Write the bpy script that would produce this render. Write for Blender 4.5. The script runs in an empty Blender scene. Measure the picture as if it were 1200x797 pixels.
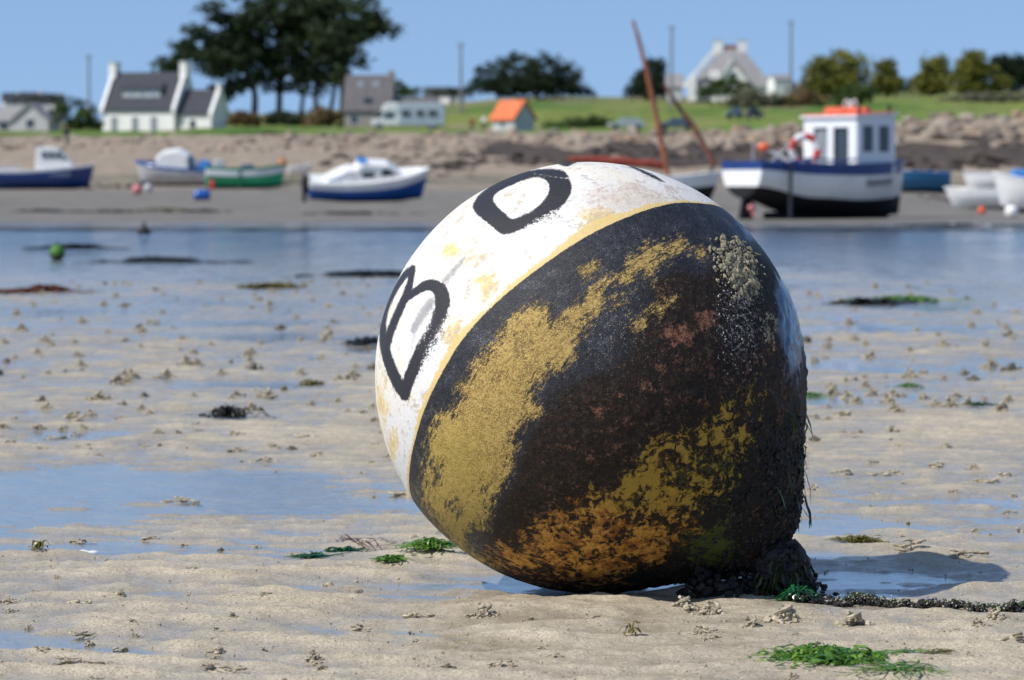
import bpy, math, random
import numpy as np
from mathutils import Vector, Matrix, Euler

# ------------------------------------------------------------------ scene, camera, sky, sun
SC = bpy.context.scene
COL = SC.collection
R_ = math.radians
F = 4200.0            # focal length in photo pixels (1200 wide)
H = 0.948             # camera height
HOR = 212.0           # horizon row
PITCH = math.atan((398.5 - HOR) / F)

cam_d = bpy.data.cameras.new('camera')
cam = bpy.data.objects.new('camera', cam_d)
COL.objects.link(cam)
cam_d.sensor_width = 36.0
cam_d.lens = F / 1200.0 * 36.0
cam_d.clip_start = 0.1
cam_d.clip_end = 20000
cam.location = (0, 0, H)
cam.rotation_euler = (math.pi / 2 - PITCH, 0, 0)
cam_d.dof.use_dof = True
cam_d.dof.focus_distance = 8.0
cam_d.dof.aperture_fstop = 7.6
SC.camera = cam

SUN_E, SUN_PHI = R_(49), R_(25)          # elevation, swing towards the camera from due left
sun_dir = Vector((-math.cos(SUN_E) * math.cos(SUN_PHI), -math.cos(SUN_E) * math.sin(SUN_PHI), math.sin(SUN_E)))
W = bpy.data.worlds.new('World')
SC.world = W
W.use_nodes = True
wn = W.node_tree
wn.nodes.clear()
wo = wn.nodes.new('ShaderNodeOutputWorld')
bg = wn.nodes.new('ShaderNodeBackground')
sky = wn.nodes.new('ShaderNodeTexSky')
sky.sky_type = 'NISHITA'
sky.sun_disc = False
sky.sun_elevation = SUN_E
sky.sun_rotation = math.atan2(sun_dir.x, sun_dir.y) % (2 * math.pi)
sky.altitude = 0
sky.air_density = 1.0
sky.dust_density = 0.3
sky.ozone_density = 3.0
tc = wn.nodes.new('ShaderNodeTexCoord')
va = wn.nodes.new('ShaderNodeVectorMath'); va.operation = 'ADD'; va.inputs[1].default_value = (0, 0, 0.21)
vn = wn.nodes.new('ShaderNodeVectorMath'); vn.operation = 'NORMALIZE'
wn.links.new(tc.outputs['Generated'], va.inputs[0])
wn.links.new(va.outputs[0], vn.inputs[0])
wn.links.new(vn.outputs[0], sky.inputs['Vector'])
wn.links.new(sky.outputs[0], bg.inputs[0])
bg.inputs[1].default_value = 0.15
wn.links.new(bg.outputs[0], wo.inputs[0])

sl = bpy.data.lights.new('sun', 'SUN')
sl.energy = 4.6
sl.angle = R_(0.53)
sl.color = (1.0, 0.95, 0.87)
so = bpy.data.objects.new('sun', sl)
COL.objects.link(so)
so.rotation_euler = sun_dir.to_track_quat('Z', 'Y').to_euler()

SC.view_settings.view_transform = 'Standard'
SC.view_settings.look = 'None'
SC.view_settings.exposure = 0.08
SC.view_settings.gamma = 1.0
SC.view_settings.use_curve_mapping = False
SC.cycles.use_denoising = True
SC.cycles.max_bounces = 6
SC.cycles.transparent_max_bounces = 8

rng = np.random.default_rng(7)
random.seed(7)

# ------------------------------------------------------------------ picture <-> place
CP, SP = math.cos(PITCH), math.sin(PITCH)
def ray(px, py):
    u = (px - 600.0) / F; v = (398.5 - py) / F
    return np.array([u, CP + v * SP, -SP + v * CP])
def P(px, py, Y):
    d = ray(px, py)
    t = Y / d[1]
    return Vector((d[0] * t, Y, H + d[2] * t))
def G(px, py, z=0.0):
    d = ray(px, py)
    t = (z - H) / d[2]
    return Vector((d[0] * t, d[1] * t, z))
def project(X, Y, Z):
    zc = Y * CP - (Z - H) * SP
    yc = Y * SP + (Z - H) * CP
    return 600 + F * X / zc, 398.5 - F * yc / zc

# ------------------------------------------------------------------ noise
_pm = np.random.default_rng(11).permutation(1024)
_gr = np.random.default_rng(12).normal(size=(1024, 3))
_gr /= np.linalg.norm(_gr, axis=1)[:, None]
def perlin(x, y, z=0.0):
    x, y, z = np.broadcast_arrays(np.asarray(x, float), np.asarray(y, float), np.asarray(z, float))
    xi, yi, zi = np.floor(x).astype(int), np.floor(y).astype(int), np.floor(z).astype(int)
    xf, yf, zf = x - xi, y - yi, z - zi
    u, v, w = [t * t * t * (t * (t * 6 - 15) + 10) for t in (xf, yf, zf)]
    def g(i, j, k):
        h = _pm[(_pm[(_pm[(xi + i) & 1023] + yi + j) & 1023] + zi + k) & 1023]
        gg = _gr[h]
        return gg[..., 0] * (xf - i) + gg[..., 1] * (yf - j) + gg[..., 2] * (zf - k)
    def L(a, b, t): return a + t * (b - a)
    return L(L(L(g(0,0,0), g(1,0,0), u), L(g(0,1,0), g(1,1,0), u), v),
             L(L(g(0,0,1), g(1,0,1), u), L(g(0,1,1), g(1,1,1), u), v), w)
def fbm(x, y, z=0.0, o=4, g=0.5):
    s, a, f = 0.0, 1.0, 1.0
    for i in range(o):
        s = s + a * perlin(np.asarray(x) * f + i * 17.3, np.asarray(y) * f - i * 9.1, np.asarray(z) * f + i * 3.7)
        a *= g; f *= 2.03
    return s
def sstep(a, b, x):
    t = np.clip((x - a) / (b - a), 0, 1)
    return t * t * (3 - 2 * t)
def sdf_poly(px, py, pts):
    """signed distance, positive inside"""
    pts = np.array(pts, float)
    d = np.full(px.shape, 1e9); ins = np.zeros(px.shape, bool)
    n = len(pts)
    for i in range(n):
        a, b = pts[i], pts[(i + 1) % n]
        e = b - a
        wx, wy = px - a[0], py - a[1]
        t = np.clip((wx * e[0] + wy * e[1]) / (e @ e + 1e-9), 0, 1)
        d = np.minimum(d, (wx - e[0] * t) ** 2 + (wy - e[1] * t) ** 2)
        c = (a[1] > py) != (b[1] > py)
        xs = a[0] + (py - a[1]) / (b[1] - a[1] + 1e-12) * e[0]
        ins ^= c & (px < xs)
    d = np.sqrt(d)
    return np.where(ins, d, -d)
def sdf_stroke(px, py, pts, ws):
    pts = np.array(pts, float)
    out = np.full(px.shape, -1e9)
    for i in range(len(pts) - 1):
        a, b = pts[i], pts[i + 1]
        e = b - a
        wx, wy = px - a[0], py - a[1]
        t = np.clip((wx * e[0] + wy * e[1]) / (e @ e + 1e-9), 0, 1)
        w = ws[i] + (ws[i + 1] - ws[i]) * t
        out = np.maximum(out, w / 2 - np.sqrt((wx - e[0] * t) ** 2 + (wy - e[1] * t) ** 2))
    return out
def spline(pts, n=6):
    """Catmull-Rom through the points (any dimension, extra columns too)"""
    p = np.array(pts, float)
    p = np.vstack([2 * p[0] - p[1], p, 2 * p[-1] - p[-2]])
    out = []
    for i in range(1, len(p) - 2):
        for k in range(n):
            t = k / n
            out.append(0.5 * (2 * p[i] + (p[i+1] - p[i-1]) * t + (2*p[i-1] - 5*p[i] + 4*p[i+1] - p[i+2]) * t*t
                              + (3*p[i] - p[i-1] - 3*p[i+1] + p[i+2]) * t**3))
    out.append(p[-2])
    return np.array(out)

# ------------------------------------------------------------------ terrain beyond the channel (rows of the picture it reaches at each distance)
TX = [-300, 150, 330, 480, 650, 800, 950, 1150, 1500]
TD = [78, 82, 95, 120, 150, 170, 210, 240, 270, 300, 340, 440, 520, 650, 900, 1600, 3500]
TROWS = {
    78:  [269] * 9,
    82:  [260.5] * 9,
    95:  [253] * 9,
    120: [243, 243, 243, 243, 243, 244, 246, 247, 247],
    150: [230, 230, 231, 233, 233, 234, 236, 238, 238],
    170: [221, 221, 221, 225, 226, 227, 229, 231, 231],
    210: [206, 206, 205, 207, 209, 210, 213, 216, 216],
    240: [191, 191, 191, 193, 195, 196, 198, 200, 200],
    270: [177, 178, 178, 178, 179, 179, 178, 172, 170],
    300: [162, 160, 158, 156, 156, 156, 150, 138, 136],
    340: [160, 158, 155, 154, 154, 154, 143, 132, 130],
    440: [157, 156, 150, 150, 151, 151, 132, 122, 120],
    520: [154, 153, 143, 140, 132, 132, 122, 115, 113],
    650: [150, 149, 138, 128, 117, 117, 111, 108, 107],
    900: [145, 143, 134, 122, 114, 114, 108, 106, 105],
    1600:[158] * 9,
    3500:[211] * 9,
}
TZ = np.array([TROWS[d] for d in TD], float)
TDa = np.array(TD, float); TXa = np.array(TX, float)
def land_z(X, Y):
    X = np.asarray(X, float); Y = np.asarray(Y, float)
    px = np.clip(600 + F * X / np.maximum(Y, 1), TXa[0], TXa[-1] - 1e-3)
    yy = np.clip(Y, TDa[0], TDa[-1] - 1e-3)
    i = np.clip(np.searchsorted(TDa, yy, side='right') - 1, 0, len(TDa) - 2)
    j = np.clip(np.searchsorted(TXa, px, side='right') - 1, 0, len(TXa) - 2)
    v = (px - TXa[j]) / (TXa[j + 1] - TXa[j]); v = v * v * (3 - 2 * v)
    def z_at(ii):
        row = TZ[ii, j] * (1 - v) + TZ[ii, j + 1] * v
        return H + TDa[ii] * (HOR - row) / F
    u = (yy - TDa[i]) / (TDa[i + 1] - TDa[i])
    return z_at(i) * (1 - u) + z_at(i + 1) * u
def L3(px, Y, dz=0.0):
    X = (px - 600) / F * Y
    return Vector((X, Y, float(land_z(X, Y)) + dz))

def ground_at(px, py):
    """distance at which the far land shows at this picture point"""
    Y = 80.5
    while Y < 1500:
        if HOR + F * (H - float(land_z((px - 600) / F * Y, Y))) / Y <= py: return Y
        Y += .5
    return Y
def seat(o, px, py, Yold):
    """stand a thing on the far land at the picture point, keeping its size in the picture"""
    Y = ground_at(px, py); k = Y / Yold
    off = o.location - P(px, py, Yold)
    o.location = ((px - 600) / F * Y + off.x * k, Y, float(land_z((px - 600) / F * Y, Y)) + off.z * k - .01)
    o.scale = (k, k, k); return o
# ------------------------------------------------------------------ near beach relief
POOLS = [  # px, py, sx, sy, depth
    (150, 568, 330, 24, .020), (380, 590, 130, 18, .016), (90, 606, 150, 9, .010), (250, 645, 150, 9, .013), (60, 690, 110, 6, .010), (40, 752, 90, 12, .018),
    (420, 690, 120, 7, .013), (200, 720, 120, 5, .008), (500, 706, 90, 5, .007), (380, 745, 100, 5, .008), (1090, 735, 60, 4, .010), (620, 735, 70, 4, .006), (1000, 655, 60, 4, .006), (330, 662, 80, 5, .007), (240, 700, 100, 5, .008), (170, 770, 60, 6, .007),
    (1000, 618, 70, 10, .016), (1120, 625, 60, 5, .008), (1060, 683, 120, 13, .009), (1010, 690, 40, 6, .008), (1120, 684, 30, 5, .006), (610, 682, 75, 9, .020), (880, 690, 50, 5, .008),
    (240, 450, 90, 5, .013), (330, 452, 60, 4, .010), (120, 510, 120, 5, .009), (1150, 590, 60, 4, .007), (600, 765, 60, 4, .005),
    (90, 365, 140, 5, .010), (250, 380, 90, 4, .010), (330, 395, 120, 4, .008), (1080, 385, 130, 4, .010), (1150, 360, 120, 5, .010),
    (1050, 432, 160, 5, .010), (980, 470, 60, 4, .008), (1180, 425, 50, 6, .010), (470, 355, 120, 4, .008), (1170, 520, 60, 4, .006), (860, 760, 60, 5, .005),
]
MOUNDS = [(820, 700, 70, 5, .020), (720, 697, 60, 4, .008), (430, 640, 40, 5, .010), (500, 655, 50, 6, .010), (960, 700, 30, 3, .006), (640, 712, 90, 6, .008), (1130, 694, 40, 4, .020),
          (330, 720, 90, 9, .008), (130, 735, 60, 9, .012), (650, 755, 80, 12, .010), (980, 762, 60, 8, .006), (1090, 660, 60, 10, .008), (1160, 735, 70, 10, .008)]
def beach_z(X, Y):
    X = np.asarray(X, float); Y = np.asarray(Y, float)
    py = HOR + H * F / np.maximum(Y, .5); px = 600 + F * X / np.maximum(Y, .5)
    base = np.interp(py, [212, 258, 262, 285, 300, 312, 325, 345, 370, 410, 450, 500, 530, 560, 600, 640, 700, 800, 1000],
                     [-.30, -.30, -.16, -.05, -.020, -.005, .000, .001, .001, .003, .006, .0075, .007, .006, .005, .006, .009, .011, .013])
    wx = X + .10 * fbm(X * 1.3, Y * .9, 5.0, 2); wy = Y + .14 * fbm(X * 1.1, Y * .8, 8.0, 2)
    n1 = fbm(wx * .9, wy * .45, 1.0, 3) * .013
    n2 = fbm(wx * 3.3, wy * 4.6, 2.0, 3, .5) * .0165 + fbm(wx * 7.0, wy * 11.0, 6.0, 3, .55) * .0065
    rid = 1 - np.abs(fbm(wx * 3.2 + 40, wy * 6.5, 3.0, 3)) * 2
    n3 = fbm(X * 13, Y * 20, 4.0, 4, .6) * .0052
    far = sstep(60, 20, Y)
    ph = (wy * 1.0 + wx * .30 + .16 * fbm(X * 1.7, Y * 1.0, 12.0, 3)) * 6.2832 / .21
    amp = sstep(-.25, .35, fbm(X * .8, Y * .5, 14.0, 2))
    mark = (.5 + .5 * np.sin(ph)) ** 1.6 * (.35 + .65 * amp) * .0125 - .004
    z = base + (n1 * (.45 + .55 * far) + n2 * (.35 + .65 * far)) + mark * sstep(34, 16, Y) + rid * .0060 * far - .0025 * far + n3 * far
    for cx, cy, sx, sy, d in POOLS:
        q = ((px - cx) / sx) ** 2 + ((py - cy) / sy) ** 2
        z = z - 1.25 * d * np.exp(-np.clip(q, 0, 40))
    for cx, cy, sx, sy, d in MOUNDS:
        q = ((px - cx) / sx) ** 2 + ((py - cy) / sy) ** 2
        z = z + d * np.exp(-np.clip(q, 0, 40))
    # the buoy has pressed a shallow dish
    q = np.hypot((X - .18) / .30, (Y - 8.33) / .30)
    z = z * sstep(.2, 1.1, q) + (-.012) * (1 - sstep(.2, 1.1, q))
    return z
def B3(px, py, dz=0.0):
    g = G(px, py)
    for _ in range(3):
        z = float(beach_z(g.x, g.y)); g = G(px, py, max(z, -.002))
    return Vector((g.x, g.y, float(beach_z(g.x, g.y)) + dz))

# ------------------------------------------------------------------ nodes
class NT:
    def __init__(s, name):
        s.m = bpy.data.materials.new(name); s.m.use_nodes = True
        s.t = s.m.node_tree; s.t.nodes.clear()
        s.out = s.t.nodes.new('ShaderNodeOutputMaterial')
    def put(s, sock, v):
        if v is None: return
        if isinstance(v, bpy.types.NodeSocket): s.t.links.new(v, sock)
        else:
            if sock.type == 'RGBA' and len(v) == 3: v = (*v, 1)
            sock.default_value = v
    def n(s, kind, ins=None, **pr):
        nd = s.t.nodes.new('ShaderNode' + kind)
        for k, v in pr.items(): setattr(nd, k, v)
        for k, v in (ins or {}).items(): s.put(nd.inputs[k], v)
        return nd
    def math(s, op, a, b=None, c=None, clamp=False):
        nd = s.n('Math', operation=op); nd.use_clamp = clamp
        s.put(nd.inputs[0], a); s.put(nd.inputs[1], b)
        if c is not None: s.put(nd.inputs[2], c)
        return nd.outputs[0]
    def mix(s, f, a, b, blend='MIX'):
        nd = s.n('Mix', data_type='RGBA', blend_type=blend)
        s.put(nd.inputs[0], f); s.put(nd.inputs[6], a); s.put(nd.inputs[7], b)
        return nd.outputs[2]
    def mixf(s, f, a, b):
        nd = s.n('Mix', data_type='FLOAT')
        s.put(nd.inputs[0], f); s.put(nd.inputs[2], a); s.put(nd.inputs[3], b)
        return nd.outputs[0]
    def ss(s, x, a, b):
        """smoothstep of x from a to b (a may exceed b)"""
        nd = s.n('MapRange', interpolation_type='SMOOTHSTEP')
        lo, hi, o0, o1 = (a, b, 0, 1) if a < b else (b, a, 1, 0)
        s.put(nd.inputs[0], x)
        for i, v in ((1, lo), (2, hi), (3, o0), (4, o1)): nd.inputs[i].default_value = v
        return nd.outputs[0]
    def noise(s, scale, detail=4, rough=.55, vec=None, dist=0.0, col=False):
        nd = s.n('TexNoise', {'Scale': scale, 'Detail': detail, 'Roughness': rough, 'Distortion': dist})
        if vec is not None: s.put(nd.inputs['Vector'], vec)
        return nd.outputs['Color' if col else 'Fac']
    def vor(s, scale, vec=None, feature='F1', out='Distance', rnd=1.0):
        nd = s.n('TexVoronoi', {'Scale': scale, 'Randomness': rnd}, feature=feature)
        if vec is not None: s.put(nd.inputs['Vector'], vec)
        return nd.outputs[out]
    def attr(s, name):
        return s.n('Attribute', attribute_name=name).outputs['Fac']
    def pos(s): return s.n('NewGeometry').outputs['Position']
    def obj(s): return s.n('TexCoord').outputs['Object']
    def scaled(s, vec, sc):
        nd = s.n('VectorMath', operation='MULTIPLY'); s.put(nd.inputs[0], vec); nd.inputs[1].default_value = sc
        return nd.outputs[0]
    def xyz(s, vec):
        nd = s.n('SeparateXYZ'); s.put(nd.inputs[0], vec); return nd.outputs
    def bump(s, h, strength=.5, dist=.01, nrm=None):
        nd = s.n('Bump', {'Height': h, 'Strength': strength, 'Distance': dist})
        if nrm is not None: s.put(nd.inputs['Normal'], nrm)
        return nd.outputs[0]
    def bsdf(s, col, rough=.6, spec=.5, normal=None, **kw):
        nd = s.n('BsdfPrincipled')
        s.put(nd.inputs['Base Color'], col); s.put(nd.inputs['Roughness'], rough)
        s.put(nd.inputs['Specular IOR Level'], spec); s.put(nd.inputs['Normal'], normal)
        for k, v in kw.items(): s.put(nd.inputs[k.replace('_', ' ')], v)
        s.t.links.new(nd.outputs[0], s.out.inputs[0])
        return nd

def plain(name, col, rough=.6, spec=.4, var=.18, scale=3.0, bump=0.0, bscale=20.0, metallic=0.0, dirt=None):
    t = NT(name); o = t.obj()
    n = t.noise(scale, 5, .6, o)
    c = t.mix(t.ss(n, .3, .7), tuple(x * (1 - var) for x in col), tuple(min(1, x * (1 + var)) for x in col))
    if dirt:
        c = t.mix(t.math('MULTIPLY', t.ss(t.noise(scale * 2.3, 6, .7, o), .5, .72), .7), c, dirt)
    nr = t.bump(t.noise(bscale, 4, .6, o), bump, .05) if bump else None
    t.bsdf(c, rough, spec, nr, Metallic=metallic)
    return t.m

M = {}
# --- sand of the near beach
def sand_near():
    t = NT('wet_sand'); p = t.pos(); z = t.xyz(p)[2]; Y = t.xyz(p)[1]
    big = t.noise(1.4, 4, .6, p); mid = t.noise(9, 5, .65, t.scaled(p, (1, 1.6, 1))); m2 = t.noise(38, 5, .7, p); fine = t.noise(190, 4, .75, p)
    c = t.mix(t.ss(big, .3, .7), (.405, .345, .238), (.505, .435, .32))
    c = t.mix(t.math('MULTIPLY', t.ss(mid, .40, .68), .45), c, (.56, .49, .37))
    c = t.mix(t.math('MULTIPLY', t.ss(m2, .46, .66), .32), c, (.23, .195, .145))
    c = t.mix(t.math('MULTIPLY', t.ss(fine, .49, .62), .65), c, (.15, .125, .09))
    c = t.mix(t.math('MULTIPLY', t.ss(fine, .46, .34), .45), c, (.70, .63, .51))
    lvl = t.math('ADD', z, t.math('MULTIPLY', t.math('SUBTRACT', mid, .5), .010))
    lvl = t.math('ADD', lvl, t.math('MULTIPLY', t.math('SUBTRACT', m2, .5), .007))
    wet = t.ss(lvl, .022, .000)
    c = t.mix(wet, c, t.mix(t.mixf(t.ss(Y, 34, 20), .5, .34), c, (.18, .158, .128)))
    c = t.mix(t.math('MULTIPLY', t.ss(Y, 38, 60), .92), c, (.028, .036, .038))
    r = t.mixf(t.ss(lvl, .021, .002), .64, .15)
    sp = t.mixf(wet, .3, .7)
    h = t.math('ADD', t.math('MULTIPLY', fine, .40), t.math('MULTIPLY', m2, 1.3))
    nr = t.bump(h, t.mixf(wet, .9, .35), .006)
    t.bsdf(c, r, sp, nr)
    return t.m
M['sand'] = sand_near()
def water():
    t = NT('shallow_water'); p = t.pos(); Y = t.xyz(p)[1]
    a = t.noise(9, 3, .55, t.scaled(p, (1.0, 1.6, 1))); b = t.noise(34, 3, .55, t.scaled(p, (1, 1.8, 1)))
    patch = t.ss(t.noise(1.0, 4, .65, t.scaled(p, (1.3, .16, 1))), .36, .56)
    farr = t.ss(Y, 22, 44)
    h = t.math('ADD', t.math('MULTIPLY', b, .4), a)
    h = t.math('MULTIPLY', h, t.mixf(farr, .45, t.mixf(patch, .35, 6.0)))
    h = t.math('ADD', h, t.math('MULTIPLY', t.math('MULTIPLY', farr, t.mixf(patch, .18, 1.7)), t.math('MULTIPLY', t.noise(1.6, 4, .7, t.scaled(p, (.55, 1.1, 1))), 130.0)))
    nr = t.bump(h, .35, .010)
    g = t.n('BsdfGlossy', {'Color': (1, 1, 1, 1), 'Roughness': .05}); t.put(g.inputs['Normal'], nr)
    tr = t.n('BsdfTransparent', {'Color': (.93, .96, .98, 1)})
    fr = t.n('Fresnel', {'IOR': 1.42}); t.put(fr.inputs['Normal'], nr)
    frm = t.math('MULTIPLY', fr.outputs[0], t.math('SUBTRACT', 1.0, t.n('NewGeometry').outputs['Backfacing']))
    mx = t.n('MixShader'); t.put(mx.inputs[0], frm); t.put(mx.inputs[1], tr.outputs[0]); t.put(mx.inputs[2], g.outputs[0])
    t.t.links.new(mx.outputs[0], t.out.inputs[0])
    return t.m
M['water'] = water()
def bank():
    t = NT('far_bank_sand'); p = t.pos(); x, y, z = t.xyz(p)
    n = t.noise(.35, 5, .6, t.scaled(p, (1, .5, 1))); n2 = t.noise(.9, 6, .75, t.scaled(p, (1, .5, 1)))
    low = t.mix(t.ss(n2, .3, .7), (.135, .125, .108), (.21, .19, .16))
    hi = t.mix(t.ss(n2, .3, .7), (.21, .165, .115), (.36, .29, .215))
    c = t.mix(t.ss(t.math('ADD', z, t.math('MULTIPLY', t.math('SUBTRACT', n, .5), .9)), .35, .95), low, hi)
    weed = t.math('MULTIPLY', t.ss(t.noise(.22, 6, .7, t.scaled(p, (.45, 1.1, 1))), .42, .54), t.math('MULTIPLY', t.ss(z, .60, .82), t.ss(z, 1.45, 1.15)))
    c = t.mix(t.math('MULTIPLY', t.math('MULTIPLY', t.ss(t.noise(.3, 6, .75, t.scaled(p, (.5, 1.0, 1))), .56, .64), t.ss(z, .5, .2)), .75), c, (.05, .052, .04))
    c = t.mix(t.math('MULTIPLY', weed, .8), c, (.075, .085, .045))
    t.bsdf(c, .75, .3, t.bump(n2, .6, .15))
    return t.m
M['bank'] = bank()
def grass():
    t = NT('meadow'); p = t.pos()
    n = t.noise(.035, 5, .6, t.scaled(p, (1, .35, 1))); n2 = t.noise(.5, 5, .7, p); n3 = t.noise(.09, 4, .6, t.scaled(p, (1, .3, 1)))
    y = t.xyz(p)[1]
    c = t.mix(t.ss(n, .35, .6), (.055, .145, .018), (.20, .235, .05))
    c = t.mix(t.math('MULTIPLY', t.ss(n2, .42, .62), .65), c, (.045, .07, .02))
    c = t.mix(t.math('MULTIPLY', t.ss(n3, .52, .68), .75), c, (.27, .21, .13))
    c = t.mix(t.math('MULTIPLY', t.ss(y, 350, 310), .5), c, (.11, .21, .035))
    c = t.mix(t.math('MULTIPLY', t.ss(y, 560, 700), .45), c, (.24, .18, .12))
    t.bsdf(c, .9, .15, t.bump(n2, .8, .4))
    return t.m
M['grass'] = grass()
def foliage(name, dark, light, tint=(.0, .0, .0)):
    t = NT(name)
    r = t.n('NewGeometry').outputs['Random Per Island']
    n = t.noise(.45, 4, .6, t.obj())
    c = t.mix(r, dark, light)
    c = t.mix(t.math('MULTIPLY', t.ss(n, .45, .7), .55), c, tuple(x * .5 for x in dark))
    b = t.n('BsdfPrincipled', {'Roughness': .65, 'Specular IOR Level': .25}); t.put(b.inputs['Base Color'], c)
    tl = t.n('BsdfTranslucent'); t.put(tl.inputs['Color'], c)
    mx = t.n('MixShader', {0: .25}); t.put(mx.inputs[1], b.outputs[0]); t.put(mx.inputs[2], tl.outputs[0])
    t.t.links.new(mx.outputs[0], t.out.inputs[0])
    return t.m
M['cypress'] = foliage('cypress_needles', (.018, .034, .018), (.065, .095, .034))
M['darkleaf'] = foliage('dark_leaves', (.014, .026, .012), (.042, .062, .024))
M['oliveleaf'] = foliage('olive_leaves', (.075, .10, .018), (.30, .275, .045))
M['greenleaf'] = foliage('green_leaves', (.035, .065, .014), (.09, .14, .035))
M['rustleaf'] = foliage('dry_heather', (.10, .065, .03), (.24, .16, .065))
M['greyleaf'] = foliage('grey_scrub', (.12, .12, .075), (.24, .235, .15))
M['bark'] = plain('bark', (.05, .042, .036), .9, .2, .3, 2.0)
M['white'] = plain('white_render', (.80, .79, .76), .75, .3, .05, .8, dirt=(.62, .60, .56))
M['greywall'] = plain('grey_render', (.50, .50, .50), .8, .3, .08, .8)
M['stone'] = plain('granite_wall', (.30, .27, .245), .85, .3, .22, 2.2)
M['slate'] = plain('slate_roof', (.040, .043, .055), .8, .4, .15, 1.5)
M['slatepale'] = plain('pale_slate_roof', (.25, .245, .25), .6, .4, .15, 1.5)
M['orangetile'] = plain('orange_tiles', (.62, .16, .06), .7, .3, .15, 2.0)
M['glassdark'] = plain('window_glass', (.03, .04, .05), .08, .6, .1, 1.0)
M['paleblueglass'] = plain('pale_glass', (.30, .36, .42), .1, .6, .1, 1.0)
M['shutter'] = plain('grey_shutter', (.22, .25, .27), .6, .4, .1, 2)
M['pole'] = plain('weathered_pole', (.22, .225, .235), .85, .2, .2, 2)
M['bwhite'] = plain('white_gelcoat', (.80, .80, .78), .30, .5, .05, 1.5, dirt=(.62, .60, .55))
M['bgrey'] = plain('grey_boat_paint', (.46, .46, .47), .45, .4, .12, 2)
M['bblue'] = plain('royal_blue_paint', (.010, .085, .34), .30, .5, .12, 1.5)
M['bnavy'] = plain('navy_paint', (.012, .046, .19), .32, .5, .12, 1.5)
M['bsky'] = plain('sky_blue_paint', (.05, .22, .55), .35, .5, .12, 1.5)
M['bteal'] = plain('teal_paint', (.015, .12, .24), .4, .5, .12, 1.5)
M['bgreen'] = plain('green_boat_paint', (.025, .38, .175), .35, .5, .12, 2)
M['bgreen2'] = plain('dark_green_paint', (.01, .13, .06), .4, .5, .12, 2)
M['antifoul'] = plain('black_antifouling', (.012, .012, .014), .7, .3, .3, 3)
M['black'] = plain('black_rubber', (.015, .015, .016), .6, .4, .2, 4)
M['red'] = plain('red_paint', (.55, .035, .03), .5, .4, .12, 3)
M['orangered'] = plain('orange_plastic', (.72, .12, .05), .45, .4, .1, 3)
M['pink'] = plain('faded_pink_plastic', (.55, .20, .20), .5, .4, .12, 3)
M['rustwood'] = plain('varnished_spar', (.28, .10, .045), .5, .4, .25, 3)
M['tansail'] = plain('tan_sail_cloth', (.24, .05, .035), .85, .2, .2, 3)
M['grey'] = plain('grey_metal', (.33, .34, .36), .45, .5, .1, 3)
M['lettergrey'] = plain('dark_grey_lettering', (.13, .14, .16), .6, .3, .1, 4)
M['skin'] = plain('skin', (.45, .28, .20), .6, .3, .08, 8)
M['navycloth'] = plain('navy_cloth', (.02, .02, .032), .9, .2, .2, 8)
M['greycloth'] = plain('grey_cloth', (.16, .16, .17), .9, .2, .2, 8)
M['redcloth'] = plain('red_cloth', (.45, .03, .05), .9, .2, .2, 8)
M['whitecloth'] = plain('white_cloth', (.72, .70, .70), .9, .2, .06, 8)
M['hair'] = plain('brown_hair', (.12, .075, .045), .8, .2, .2, 10)
M['carsilver'] = plain('silver_car_paint', (.42, .46, .46), .3, .6, .06, 1, metallic=.3)
M['carblue'] = plain('blue_grey_car_paint', (.10, .13, .18), .3, .6, .06, 1, metallic=.3)
M['cardark'] = plain('dark_car_paint', (.02, .02, .025), .3, .6, .06, 1)
M['vanpale'] = plain('pale_van_panels', (.42, .47, .53), .45, .5, .06, 1)
M['wrack'] = plain('wrack_covered_rock', (.060, .046, .038), .75, .35, .4, 1.2, bump=.6, bscale=4)
def rockmat(name, a, b, c2):
    t = NT(name); o = t.obj()
    rnd = t.n('ObjectInfo').outputs['Random']
    c = t.mix(t.ss(t.noise(1.1, 5, .6, o), .3, .7), a, b)
    c = t.mix(t.math('MULTIPLY', t.ss(rnd, .55, .95), .8), c, c2)
    c = t.mix(t.math('MULTIPLY', t.ss(t.math('FRACT', t.math('MULTIPLY', rnd, 7.3)), .35, .9), .75), c, (.12, .10, .085))
    c = t.mix(t.math('MULTIPLY', t.ss(t.noise(2.6, 6, .7, o), .48, .66), .7), c, (.15, .13, .105))
    t.bsdf(c, .85, .25, t.bump(t.noise(5, 5, .6, o), .6, .1))
    return t.m
M['boulder'] = rockmat('granite_boulder', (.25, .205, .16), (.42, .36, .285), (.34, .215, .13))
M['rubble'] = rockmat('bank_rubble', (.28, .22, .17), (.42, .345, .28), (.38, .27, .19))
def weedmat(name, a, b, rough=.25):
    t = NT(name)
    r = t.n('NewGeometry').outputs['Random Per Island']
    n = t.noise(40, 3, .6, t.obj())
    c = t.mix(r, a, b); c = t.mix(t.math('MULTIPLY', t.ss(n, .4, .7), .5), c, tuple(x * .45 for x in a))
    bs = t.n('BsdfPrincipled', {'Roughness': rough, 'Specular IOR Level': .5}); t.put(bs.inputs['Base Color'], c)
    tl = t.n('BsdfTranslucent'); t.put(tl.inputs['Color'], c)
    mx = t.n('MixShader', {0: .35}); t.put(mx.inputs[1], bs.outputs[0]); t.put(mx.inputs[2], tl.outputs[0])
    t.t.links.new(mx.outputs[0], t.out.inputs[0])
    return t.m
M['sealettuce'] = weedmat('sea_lettuce', (.035, .14, .015), (.22, .40, .05))
M['deepweed'] = weedmat('deep_green_weed', (.008, .07, .03), (.03, .17, .05))
M['oliveweed'] = weedmat('olive_weed', (.10, .095, .012), (.22, .18, .03))
M['brownweed'] = weedmat('brown_wrack', (.12, .035, .012), (.22, .08, .025))
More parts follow.
